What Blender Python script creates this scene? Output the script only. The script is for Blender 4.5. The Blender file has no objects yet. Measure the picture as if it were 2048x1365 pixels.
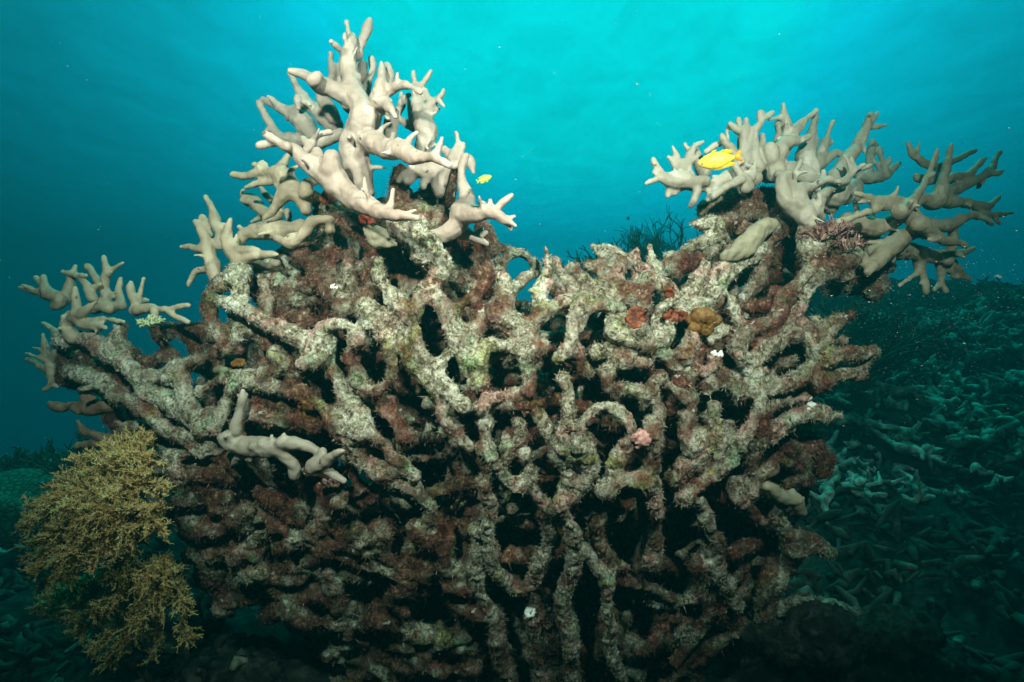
import bpy, math, random
import numpy as np
from mathutils import Vector, Matrix, kdtree, noise as mnoise

random.seed(7); RNG = np.random.default_rng(7)
R = math.radians
sc = bpy.context.scene
COL = sc.collection

# ------------------------------------------------------------------ camera
FPX = 1365.33                       # focal length in photo pixels (24 mm on 36 mm)
cam_d = bpy.data.cameras.new('camera'); cam = bpy.data.objects.new('camera', cam_d); COL.objects.link(cam)
cam_d.lens = 24; cam_d.sensor_width = 36; cam_d.clip_start = 0.02; cam_d.clip_end = 400
cam.location = (0, 0, 0); cam.rotation_euler = (R(90), 0, 0)
sc.camera = cam

# ------------------------------------------------------------------ world: light coming down through the water
world = bpy.data.worlds.new('World'); sc.world = world; world.use_nodes = True
WN, WL = world.node_tree.nodes, world.node_tree.links
WN.clear()
def wn(t, **k):
    n = WN.new(t)
    for a, b in k.items(): setattr(n, a, b)
    return n
tc = wn('ShaderNodeTexCoord')
sunward = Vector((0.085, 0.86, 0.50)).normalized()
dot = wn('ShaderNodeVectorMath', operation='DOT_PRODUCT'); dot.inputs[1].default_value = sunward
WL.new(tc.outputs['Generated'], dot.inputs[0])
ac = wn('ShaderNodeMath', operation='ARCCOSINE'); WL.new(dot.outputs['Value'], ac.inputs[0])
sep = wn('ShaderNodeSeparateXYZ'); WL.new(tc.outputs['Generated'], sep.inputs[0])
# ripples of the surface seen from below: direction projected on a flat sheet overhead
zc = wn('ShaderNodeMath', operation='MAXIMUM'); zc.inputs[1].default_value = 0.06; WL.new(sep.outputs['Z'], zc.inputs[0])
dv = wn('ShaderNodeVectorMath', operation='DIVIDE')
cz = wn('ShaderNodeCombineXYZ'); [WL.new(zc.outputs[0], cz.inputs[i]) for i in range(3)]
WL.new(tc.outputs['Generated'], dv.inputs[0]); WL.new(cz.outputs[0], dv.inputs[1])
mp = wn('ShaderNodeMapping'); mp.inputs['Scale'].default_value = (3.6, 2.2, 0.0); mp.inputs['Rotation'].default_value = (0, 0, 0.5)
WL.new(dv.outputs[0], mp.inputs[0])
nz = wn('ShaderNodeTexNoise'); nz.inputs['Scale'].default_value = 1.5; nz.inputs['Detail'].default_value = 6; nz.inputs['Roughness'].default_value = 0.62; nz.inputs['Distortion'].default_value = 0.8
WL.new(mp.outputs[0], nz.inputs['Vector'])
rip = wn('ShaderNodeMapRange'); rip.inputs['From Min'].default_value = 0.25; rip.inputs['From Max'].default_value = 0.75
rip.inputs['To Min'].default_value = 0.86; rip.inputs['To Max'].default_value = 1.14
WL.new(nz.outputs['Fac'], rip.inputs['Value'])
ramp = wn('ShaderNodeValToRGB'); cr = ramp.color_ramp; cr.interpolation = 'B_SPLINE'
WORLD_STOPS = [(0.0, (0.0, 1.55, 1.85)), (0.10, (0.0, 1.20, 1.46)), (0.22, (0.0, 0.62, 0.78)), (0.34, (0.001, 0.245, 0.325)),
               (0.48, (0.001, 0.108, 0.132)), (0.62, (0.001, 0.065, 0.068)), (0.74, (0.0005, 0.020, 0.020)), (1.0, (0.0003, 0.003, 0.003))]
mr = wn('ShaderNodeMapRange'); mr.inputs['From Min'].default_value = 0; mr.inputs['From Max'].default_value = 1.9
WL.new(ac.outputs[0], mr.inputs['Value']); WL.new(mr.outputs[0], ramp.inputs[0])
while len(cr.elements) < len(WORLD_STOPS): cr.elements.new(0.5)
for e, (p, c) in zip(cr.elements, WORLD_STOPS): e.position = p; e.color = (*c, 1)
# daylight straight overhead
zen = wn('ShaderNodeMapRange', interpolation_type='SMOOTHSTEP'); zen.inputs['From Min'].default_value = 0.62; zen.inputs['From Max'].default_value = 0.95
WL.new(sep.outputs['Z'], zen.inputs['Value'])
zcol = wn('ShaderNodeMix', data_type='RGBA', blend_type='ADD'); zcol.inputs['B'].default_value = (0.004, 0.30, 0.27, 1)
WL.new(zen.outputs[0], zcol.inputs['Factor'])
mul = wn('ShaderNodeVectorMath', operation='SCALE'); WL.new(ramp.outputs[0], mul.inputs[0]); WL.new(rip.outputs[0], mul.inputs['Scale'])
WL.new(mul.outputs[0], zcol.inputs['A'])
bg = wn('ShaderNodeBackground'); bg.inputs['Strength'].default_value = 1.08
WL.new(zcol.outputs['Result'], bg.inputs['Color'])
wo = wn('ShaderNodeOutputWorld'); WL.new(bg.outputs[0], wo.inputs['Surface'])

# ------------------------------------------------------------------ daylight from the surface and the diver's two strobes
sun_d = bpy.data.lights.new('sun', 'SUN'); sun = bpy.data.objects.new('sun', sun_d); COL.objects.link(sun)
sun_d.energy = 2.0; sun_d.angle = R(12); sun_d.color = (0.05, 1.0, 0.72)
sun.rotation_euler = Vector((-0.10, -0.42, -0.9)).to_track_quat('-Z', 'Y').to_euler(); sun.location = (0, 0, 6)
def strobe(loc, aim, power, col):
    d = bpy.data.lights.new('strobe', 'SPOT'); o = bpy.data.objects.new('strobe', d); COL.objects.link(o)
    d.energy = power; d.color = col; d.spot_size = R(88); d.spot_blend = 1.0; d.shadow_soft_size = 0.05
    o.location = loc; o.rotation_euler = (Vector(aim) - Vector(loc)).to_track_quat('-Z', 'Y').to_euler()
STROBE_COL = (1.0, 0.545, 0.445)
strobe((-0.72, 0.32, 1.02), (-0.50, 2.0, 0.57), 730, STROBE_COL)
strobe((0.74, 0.32, 0.98), (0.30, 2.0, 0.52), 690, STROBE_COL)

vs = sc.view_settings; vs.view_transform = 'Standard'; vs.look = 'None'; vs.exposure = 0.0; vs.gamma = 1.0; vs.use_curve_mapping = False
cy = sc.cycles
cy.use_denoising = True; cy.max_bounces = 5; cy.diffuse_bounces = 2; cy.glossy_bounces = 2; cy.transmission_bounces = 2; cy.volume_bounces = 0
cy.caustics_reflective = False; cy.caustics_refractive = False; cy.sample_clamp_indirect = 4.0

# ------------------------------------------------------------------ small tools
def P(px, py, d):
    """a photo pixel and a distance ahead -> a point in the scene"""
    return np.array((d * (px - 1024) / FPX, d, -d * (py - 682.5) / FPX))

def tag(o, label=None, cat=None, group=None, kind=None):
    if label: o['label'] = label
    if cat: o['category'] = cat
    if group: o['group'] = group
    if kind: o['kind'] = kind
    return o

def empty(name, loc):
    o = bpy.data.objects.new(name, None); COL.objects.link(o); o.location = loc; o.empty_display_size = 0.05
    return o

def mesh_obj(name, verts, faces, mat, parent=None, origin=(0, 0, 0), smooth=True, attrs=None):
    me = bpy.data.meshes.new(name)
    v = np.asarray(verts, dtype=np.float32) - np.asarray(origin, dtype=np.float32)
    if isinstance(faces, np.ndarray):
        n, k = faces.shape
        me.vertices.add(len(v)); me.vertices.foreach_set('co', v.ravel())
        me.loops.add(n * k); me.loops.foreach_set('vertex_index', faces.astype(np.int32).ravel())
        me.polygons.add(n); me.polygons.foreach_set('loop_start', np.arange(0, n * k, k, dtype=np.int32))
        me.update(calc_edges=True)
    else:
        me.from_pydata(v.tolist(), [], faces); me.update()
    if smooth: me.polygons.foreach_set('use_smooth', np.ones(len(me.polygons), dtype=bool))
    for an, av in (attrs or {}).items():
        a = me.attributes.new(an, 'FLOAT', 'POINT'); a.data.foreach_set('value', np.asarray(av, dtype=np.float32))
    if mat: me.materials.append(mat)
    o = bpy.data.objects.new(name, me); COL.objects.link(o)
    if parent: o.parent = parent
    else: o.location = origin
    return o

def catmull(pts, step):
    """resample rows (x,y,z,r) along a Catmull-Rom curve"""
    pts = np.asarray(pts, float)
    if len(pts) == 1: pts = np.vstack([pts, pts + np.array([0, 0, 1e-3, 0])])
    q = np.vstack([2 * pts[0] - pts[1], pts, 2 * pts[-1] - pts[-2]])
    out = []
    for i in range(1, len(q) - 2):
        p0, p1, p2, p3 = q[i - 1], q[i], q[i + 1], q[i + 2]
        n = max(2, int(np.linalg.norm(p2[:3] - p1[:3]) / step))
        t = np.linspace(0, 1, n, endpoint=False)[:, None]
        out.append(0.5 * (2 * p1 + (p2 - p0) * t + (2 * p0 - 5 * p1 + 4 * p2 - p3) * t**2 + (3 * p1 - p0 - 3 * p2 + p3) * t**3))
    out.append(pts[-1:])
    o = np.vstack(out); o[:, 3] = np.maximum(o[:, 3], 0.001)
    return o

class MB:
    """collects closed tubes and balls into one mesh"""
    def __init__(s): s.v = []; s.f = []; s.n = 0
    def tube(s, rows, sides=9, cap=True, flat=None):
        rows = np.asarray(rows, float); c = rows[:, :3]; r = rows[:, 3]
        t = np.gradient(c, axis=0); t /= np.linalg.norm(t, axis=1)[:, None] + 1e-12
        if cap:
            hs = [(0.0, .999), (0.38, .92), (0.71, .71), (0.92, .38)]
            a = [(c[0] - t[0] * r[0] * q, r[0] * w, t[0]) for w, q in [(w, q) for w, q in [(.38, .92), (.71, .71), (.92, .38)]]]
            b = [(c[-1] + t[-1] * r[-1] * q, r[-1] * w, t[-1]) for w, q in [(.92, .38), (.71, .71), (.38, .92)]]
            c = np.vstack([[x[0] for x in a], c, [x[0] for x in b]]); r = np.concatenate([[x[1] for x in a], r, [x[1] for x in b]])
            t = np.vstack([[x[2] for x in a], t, [x[2] for x in b]])
        u = np.cross(t[0], (0.31, 0.2, 0.93)); u /= np.linalg.norm(u) + 1e-9
        ang = np.linspace(0, 2 * math.pi, sides, endpoint=False)
        ca, sa = np.cos(ang)[:, None], np.sin(ang)[:, None]
        rings = []
        for i in range(len(c)):
            u = u - t[i] * np.dot(u, t[i]); u /= np.linalg.norm(u) + 1e-9
            w = np.cross(t[i], u)
            off = (ca * u + sa * w) * r[i]
            if flat is not None: off = off - np.outer(off @ flat[0], flat[0]) * (1 - flat[1])
            rings.append(c[i] + off)
        m = len(c); s.v.append(np.vstack(rings)); b0 = s.n
        for i in range(m - 1):
            for k in range(sides):
                k2 = (k + 1) % sides
                s.f.append((b0 + i * sides + k, b0 + i * sides + k2, b0 + (i + 1) * sides + k2, b0 + (i + 1) * sides + k))
        s.f.append(tuple(b0 + k for k in range(sides))[::-1]); s.f.append(tuple(b0 + (m - 1) * sides + k for k in range(sides)))
        s.n += m * sides
    def ball(s, c, r, sc_=(1, 1, 1), seg=10, rg=7):
        rows = []
        vs_ = []
        for i in range(1, rg):
            th = math.pi * i / rg
            for k in range(seg):
                ph = 2 * math.pi * k / seg
                vs_.append((c[0] + r * sc_[0] * math.sin(th) * math.cos(ph), c[1] + r * sc_[1] * math.sin(th) * math.sin(ph), c[2] + r * sc_[2] * math.cos(th)))
        b0 = s.n
        for i in range(rg - 2):
            for k in range(seg):
                k2 = (k + 1) % seg
                s.f.append((b0 + i * seg + k, b0 + (i + 1) * seg + k, b0 + (i + 1) * seg + k2, b0 + i * seg + k2))
        s.f.append(tuple(b0 + k for k in range(seg))); s.f.append(tuple(b0 + (rg - 2) * seg + k for k in range(seg))[::-1])
        s.v.append(np.array(vs_)); s.n += len(vs_)
    def build(s, name, mat, parent=None, origin=(0, 0, 0), attrs=None, smooth=True):
        return mesh_obj(name, np.vstack(s.v), s.f, mat, parent, origin, smooth, attrs)

def fuse(mb, voxel, smooth=5, disp=()):
    """melt overlapping tubes into one skin; returns vertex and quad arrays"""
    me = bpy.data.meshes.new('tmp'); me.from_pydata(np.vstack(mb.v).tolist(), [], mb.f)
    o = bpy.data.objects.new('tmp', me); COL.objects.link(o)
    m = o.modifiers.new('r', 'REMESH'); m.mode = 'VOXEL'; m.voxel_size = voxel
    if smooth:
        m = o.modifiers.new('s', 'SMOOTH'); m.iterations = smooth; m.factor = 0.5
    for k, (size, strength, depth) in enumerate(disp):
        tx = bpy.data.textures.new('relief', 'CLOUDS'); tx.noise_scale = size; tx.noise_depth = depth
        m = o.modifiers.new('d%d' % k, 'DISPLACE'); m.texture = tx; m.strength = strength; m.mid_level = 0.5; m.texture_coords = 'GLOBAL'
    dg = bpy.context.evaluated_depsgraph_get(); ev = o.evaluated_get(dg); em = ev.to_mesh()
    v = np.empty(len(em.vertices) * 3, np.float32); em.vertices.foreach_get('co', v); v = v.reshape(-1, 3)
    nrm = np.empty(len(em.vertices) * 3, np.float32); em.vertices.foreach_get('normal', nrm); nrm = nrm.reshape(-1, 3)
    li = np.empty(len(em.loops), np.int32); em.loops.foreach_get('vertex_index', li)
    ls = np.empty(len(em.polygons), np.int32); em.polygons.foreach_get('loop_start', ls)
    lt = np.empty(len(em.polygons), np.int32); em.polygons.foreach_get('loop_total', lt)
    q = li[ls[lt == 4][:, None] + np.arange(4)]
    ev.to_mesh_clear(); bpy.data.objects.remove(o); bpy.data.meshes.remove(me)
    return v, q, nrm

def components(f, n):
    lab = np.arange(n)
    while True:
        m = lab[f].min(axis=1); new = lab.copy()
        np.minimum.at(new, f.ravel(), np.repeat(m, f.shape[1])); new = new[new]
        if (new == lab).all(): return np.unique(lab, return_inverse=True)[1]
        lab = new

def split(v, q, lab):
    """cut a quad skin into one piece per label (labels per vertex)"""
    fl = lab[q[:, 0]]
    for g in np.unique(fl):
        fq = q[fl == g]; ids, inv = np.unique(fq, return_inverse=True)
        yield int(g), ids, inv.reshape(-1, 4)

# ------------------------------------------------------------------ materials
def new_mat(name):
    m = bpy.data.materials.new(name); m.use_nodes = True; n = m.node_tree.nodes; l = m.node_tree.links; n.clear()
    out = n.new('ShaderNodeOutputMaterial'); b = n.new('ShaderNodeBsdfPrincipled'); l.new(b.outputs[0], out.inputs[0])
    b.inputs['Roughness'].default_value = 0.8; b.inputs['Specular IOR Level'].default_value = 0.25
    return m, n, l, b
def N_noise(n, l, co, scale, detail=4, rough=0.6, dist=0.0):
    t = n.new('ShaderNodeTexNoise'); t.inputs['Scale'].default_value = scale; t.inputs['Detail'].default_value = detail
    t.inputs['Roughness'].default_value = rough; t.inputs['Distortion'].default_value = dist; l.new(co, t.inputs['Vector']); return t.outputs['Fac']
def N_ramp(n, l, fac, stops, interp='LINEAR'):
    r = n.new('ShaderNodeValToRGB'); c = r.color_ramp; c.interpolation = interp
    while len(c.elements) < len(stops): c.elements.new(0.5)
    for e, (p, k) in zip(c.elements, stops): e.position = p; e.color = (*k, 1) if len(k) == 3 else k
    l.new(fac, r.inputs[0]); return r.outputs[0]
def N_mix(n, l, fac, a, b, blend='MIX'):
    m = n.new('ShaderNodeMix'); m.data_type = 'RGBA'; m.blend_type = blend
    for s, x in (('Factor', fac), ('A', a), ('B', b)):
        if hasattr(x, 'links'): l.new(x, m.inputs[s])
        else: m.inputs[s].default_value = x if s == 'Factor' else (*x, 1)
    return m.outputs['Result']
def N_math(n, l, op, a, b=0.0, c=None, clamp=False):
    m = n.new('ShaderNodeMath'); m.operation = op; m.use_clamp = clamp
    for i, x in enumerate((a, b) if c is None else (a, b, c)):
        if hasattr(x, 'links'): l.new(x, m.inputs[i])
        else: m.inputs[i].default_value = x
    return m.outputs[0]
def N_step(n, l, x, lo, hi):
    m = n.new('ShaderNodeMapRange'); m.interpolation_type = 'SMOOTHSTEP'; m.inputs['From Min'].default_value = lo; m.inputs['From Max'].default_value = hi
    l.new(x, m.inputs['Value']); return m.outputs[0]
def N_bump(n, l, b, h, strength, dist):
    u = n.new('ShaderNodeBump'); u.inputs['Strength'].default_value = strength; u.inputs['Distance'].default_value = dist
    l.new(h, u.inputs['Height']); l.new(u.outputs[0], b.inputs['Normal'])
def world_pos(n):
    return n.new('ShaderNodeNewGeometry').outputs['Position']
def attr(n, name):
    a = n.new('ShaderNodeAttribute'); a.attribute_name = name; return a.outputs['Fac']

def dead_material(name, lift=1.0, bump=1.0, offset=0.0):
    m, n, l, b = new_mat(name)
    co = world_pos(n); tint = attr(n, 'tint')
    fine = N_noise(n, l, co, 58, 8, 0.72, 0.6); mid = N_noise(n, l, co, 15, 5, 0.6, 0.4); low = N_noise(n, l, co, 5.5, 3, 0.55)
    vfine = N_noise(n, l, co, 150, 4, 0.7, 0.4)
    fx = N_math(n, l, 'ADD', N_math(n, l, 'ADD', N_math(n, l, 'MULTIPLY', fine, 0.52), N_math(n, l, 'MULTIPLY', vfine, 0.22)), N_math(n, l, 'MULTIPLY', mid, 0.26))
    k = lift
    pale = N_ramp(n, l, fx, [(0.37, (.020 * k, .013 * k, .008 * k)), (0.44, (.10 * k, .075 * k, .042 * k)), (0.51, (.37 * k, .335 * k, .245 * k)), (0.57, (.68 * k, .665 * k, .55 * k)), (0.65, (.88 * k, .88 * k, .82 * k))])
    maroon = N_ramp(n, l, fx, [(0.38, (.008 * k, .003 * k, .003 * k)), (0.46, (.045 * k, .017 * k, .012 * k)), (0.53, (.125 * k, .056 * k, .036 * k)), (0.59, (.28 * k, .18 * k, .11 * k)), (0.67, (.54 * k, .47 * k, .33 * k))])
    tf = N_math(n, l, 'ADD', tint, N_math(n, l, 'MULTIPLY_ADD', N_math(n, l, 'ADD', mid, low), 4.4, -4.4 + 0.10 + offset))
    tf = N_step(n, l, N_math(n, l, 'ADD', tf, N_math(n, l, 'MULTIPLY_ADD', fine, 2.4, -1.2)), 0.02, 0.98)
    c = N_mix(n, l, tf, pale, maroon)
    s2 = n.new('ShaderNodeVectorMath'); s2.operation = 'ADD'; s2.inputs[1].default_value = (7.3, 1.7, 4.1); l.new(co, s2.inputs[0]); co2 = s2.outputs[0]
    pk = N_step(n, l, N_noise(n, l, co2, 8, 5, 0.6, 0.5), 0.51, 0.63)
    c = N_mix(n, l, N_math(n, l, 'MULTIPLY', pk, 0.9), c, (1.0, .64, .68), 'MULTIPLY')
    gr = N_step(n, l, N_noise(n, l, co2, 6.3, 5, 0.6, 0.7), 0.56, 0.68)
    c = N_mix(n, l, N_math(n, l, 'MULTIPLY', gr, 0.9), c, (.72, .80, .40), 'MULTIPLY')
    mint = N_step(n, l, N_noise(n, l, co2, 10.5, 4, 0.6, 0.4), 0.57, 0.66)
    c = N_mix(n, l, N_math(n, l, 'MULTIPLY', mint, 0.8), c, (.62, .92, .74), 'MULTIPLY')
    s3 = n.new('ShaderNodeVectorMath'); s3.operation = 'ADD'; s3.inputs[1].default_value = (-3.1, 5.9, 2.2); l.new(co, s3.inputs[0]); co3 = s3.outputs[0]
    orr = N_step(n, l, N_noise(n, l, co3, 13, 4, 0.6, 0.3), 0.66, 0.73)
    c = N_mix(n, l, N_math(n, l, 'MULTIPLY', orr, 0.7), c, (.24 * k, .065 * k, .025 * k), 'MIX')
    wh = N_step(n, l, N_noise(n, l, co3, 33, 3, 0.5), 0.66, 0.72)
    c = N_mix(n, l, N_math(n, l, 'MULTIPLY', wh, 0.5), c, (.74 * k, .74 * k, .68 * k), 'MIX')
    dk = N_step(n, l, N_noise(n, l, co3, 85, 3, 0.6), 0.60, 0.72)
    c = N_mix(n, l, N_math(n, l, 'MULTIPLY', dk, 0.8), c, (.015 * k, .010 * k, .008 * k), 'MIX')
    l.new(c, b.inputs['Base Color']); b.inputs['Roughness'].default_value = 0.9; b.inputs['Specular IOR Level'].default_value = 0.12
    h = N_math(n, l, 'ADD', N_math(n, l, 'ADD', fine, N_math(n, l, 'MULTIPLY', mid, 1.0)), N_math(n, l, 'MULTIPLY', vfine, 0.45))
    N_bump(n, l, b, h, 0.9 * bump, 0.014)
    return m
M_dead = dead_material('dead_coral_crust')
M_turf = dead_material('turf_algae', 1.1, 0.0, 0.12)

def live_material(name, base, dark, tip, rough=0.55):
    m, n, l, b = new_mat(name)
    co = world_pos(n); t = attr(n, 'tip')
    big = N_noise(n, l, co, 14, 4, 0.6); fine = N_noise(n, l, co, 260, 3, 0.7)
    c = N_ramp(n, l, big, [(0.32, dark), (0.62, base)])
    c = N_mix(n, l, N_math(n, l, 'MULTIPLY', t, 0.85), c, tip)
    vo = n.new('ShaderNodeTexVoronoi'); vo.inputs['Scale'].default_value = 190; l.new(co, vo.inputs['Vector'])
    c = N_mix(n, l, N_math(n, l, 'MULTIPLY', N_step(n, l, vo.outputs['Distance'], 0.30, 0.12), 0.30), c, (.16, .11, .07))
    pit = N_step(n, l, N_noise(n, l, co, 24, 2, 0.5), 0.705, 0.735)
    c = N_mix(n, l, N_math(n, l, 'MULTIPLY', pit, 0.8), c, (.05, .04, .03))
    scar = N_math(n, l, 'MULTIPLY', N_step(n, l, N_noise(n, l, co, 9, 3, 0.5, 0.4), 0.64, 0.70), N_step(n, l, fine, 0.50, 0.62))
    c = N_mix(n, l, N_math(n, l, 'MULTIPLY', scar, 0.4), c, (.17, .10, .055))
    l.new(c, b.inputs['Base Color']); b.inputs['Roughness'].default_value = rough; b.inputs['Specular IOR Level'].default_value = 0.3
    b.inputs['Subsurface Weight'].default_value = 0.12; b.inputs['Subsurface Radius'].default_value = (0.01, 0.006, 0.004); b.inputs['Subsurface Scale'].default_value = 0.6
    N_bump(n, l, b, N_math(n, l, 'ADD', N_math(n, l, 'MULTIPLY', fine, 0.5), N_noise(n, l, co, 45, 3)), 0.22, 0.010)
    return m
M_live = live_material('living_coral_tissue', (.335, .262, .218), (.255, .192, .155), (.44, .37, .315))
M_livedim = live_material('shade_toned_coral_tissue', (.31, .24, .165), (.22, .168, .115), (.46, .38, .27))  # dim light of the outlying colonies put into the tissue colour
M_grey = live_material('grey_coral_tissue', (.31, .262, .205), (.225, .188, .143), (.46, .40, .33))
M_brown = live_material('brown_coral_tissue', (.24, .15, .10), (.16, .09, .06), (.38, .27, .18))
M_slab = live_material('smooth_sheet_tissue', (.28, .25, .17), (.20, .175, .115), (.33, .30, .215))

def noise_material(name, stops, scale=20, detail=6, bump=0.5, bd=0.01, rough=0.8, dist=0.3):
    m, n, l, b = new_mat(name); co = world_pos(n)
    f = N_noise(n, l, co, scale, detail, 0.65, dist)
    l.new(N_ramp(n, l, f, stops), b.inputs['Base Color']); b.inputs['Roughness'].default_value = rough
    if bump: N_bump(n, l, b, f, bump, bd)
    return m

# ------------------------------------------------------------------ chains traced over the photograph, each given its own distance
def dsurf(px, py):
    """distance of the front of the coral head: a belly bulging towards the diver, receding to the rims and down to its foot"""
    dx = (px - 1080) / 900.0
    d = 1.86 + 0.42 * dx * dx
    if py < 620: d += 0.10 * ((620 - py) / 400.0)
    if py > 860: d += 0.55 * ((py - 860) / 500.0) ** 1.25
    return d

def parse(txt):
    """'x,y,r[,dd] x,y,r ...' lines; a blank line or '-' starts the next branch, a line may begin with @offset and ~tint"""
    groups = [[]]
    for line in txt.strip().split('\n'):
        line = line.strip()
        if line in ('', '-'):
            if groups[-1]: groups.append([])
            continue
        off, tint, pts = 0.0, 0.0, []
        for tok in line.split():
            if tok[0] == '@': off = float(tok[1:])
            elif tok[0] == '~': tint = float(tok[1:])
            else: pts.append([float(a) for a in tok.split(',')])
        groups[-1].append((off, tint, pts))
    return [g for g in groups if g]

def rows3d(pts, off, wob=0.0, rscale=1.0, seed=0.0):
    rows = []
    for i, p in enumerate(pts):
        d = dsurf(p[0], p[1]) + off + (p[3] if len(p) > 3 else 0)
        if wob: d += wob * mnoise.noise((p[0] * 0.006 + seed, p[1] * 0.006, seed * 3.1)) * 2
        rows.append((*P(p[0], p[1], d), p[2] * rscale * d / FPX))
    return rows

def colony(name, label, cat, txt, mat, part='branch', group=None, base_off=0.0, voxel=0.0042, smooth=5, wob=0.015, knobs=0.0, fingers=0.05, rscale=0.96, tipref=8.0, disp=((0.05, 0.012, 1), (0.022, 0.005, 1)), flat=None, seed=1):
    rnd = random.Random(seed)
    groups = parse(txt); mb = MB(); kp, kl, kt = [], [], []
    for gi, g in enumerate(groups):
        for ci, (off, tint, pts) in enumerate(g):
            rows = catmull(rows3d(pts, off + base_off, wob, rscale * 1.02, gi * 1.7 + ci), 0.008)
            rows[:, 3] += 0.0012
            mb.tube(rows, 10, flat=flat)
            for r in rows: kp.append(r[:3]); kl.append(gi); kt.append(r[3])
            if fingers:
                for r in rows[3:-4]:
                    if r[3] > 0.0115 and rnd.random() < fingers:
                        a = np.array(Vector((rnd.gauss(0, 1), rnd.gauss(0, .7) - 0.35, rnd.gauss(.25, .9))).normalized()); L = r[3] + rnd.uniform(.012, .040); rr_ = min(r[3] * .6, rnd.uniform(.006, .010))
                        bend = np.array((rnd.gauss(0, .2), rnd.gauss(0, .2), rnd.gauss(.1, .2)))
                        ft = catmull([(*(r[:3] + a * r[3] * .4), rr_ * 1.3), (*(r[:3] + a * L * .7), rr_), (*(r[:3] + (a + bend * .5) * L), rr_ * .62)], .008); mb.tube(ft, 8)
                        for z in ft: kp.append(z[:3]); kl.append(gi); kt.append(z[3])
            if knobs:
                for r in rows[2:-3:2]:
                    if r[3] > 0.011 and rnd.random() < knobs:
                        a = Vector((rnd.gauss(0, 1), rnd.gauss(0, 1) - 0.5, rnd.gauss(0, 1) + 0.3)).normalized()
                        q = r[:3] + np.array(a) * r[3] * 0.74; mb.ball(q, r[3] * rnd.uniform(.42, .62))
    v, q, nrm = fuse(mb, voxel, smooth, disp)
    kd = kdtree.KDTree(len(kp))
    for i, p in enumerate(kp): kd.insert(p, i)
    kd.balance()
    near = np.array([kd.find(p)[1] for p in v]); lab = np.array(kl)[near]; rad = np.array(kt)[near]
    tip = np.clip(1.25 - rad / (tipref * 1.9 / FPX), 0, 1)
    base = np.array(v[np.argmin(v[:, 2])], float)
    root = tag(empty(name, base), label, cat, group)
    for g, ids, f in split(v, q, lab):
        if len(f) < 12: continue
        mesh_obj(part, v[ids], f, mat, root, base, attrs={'tip': tip[ids]})
    return root

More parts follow.
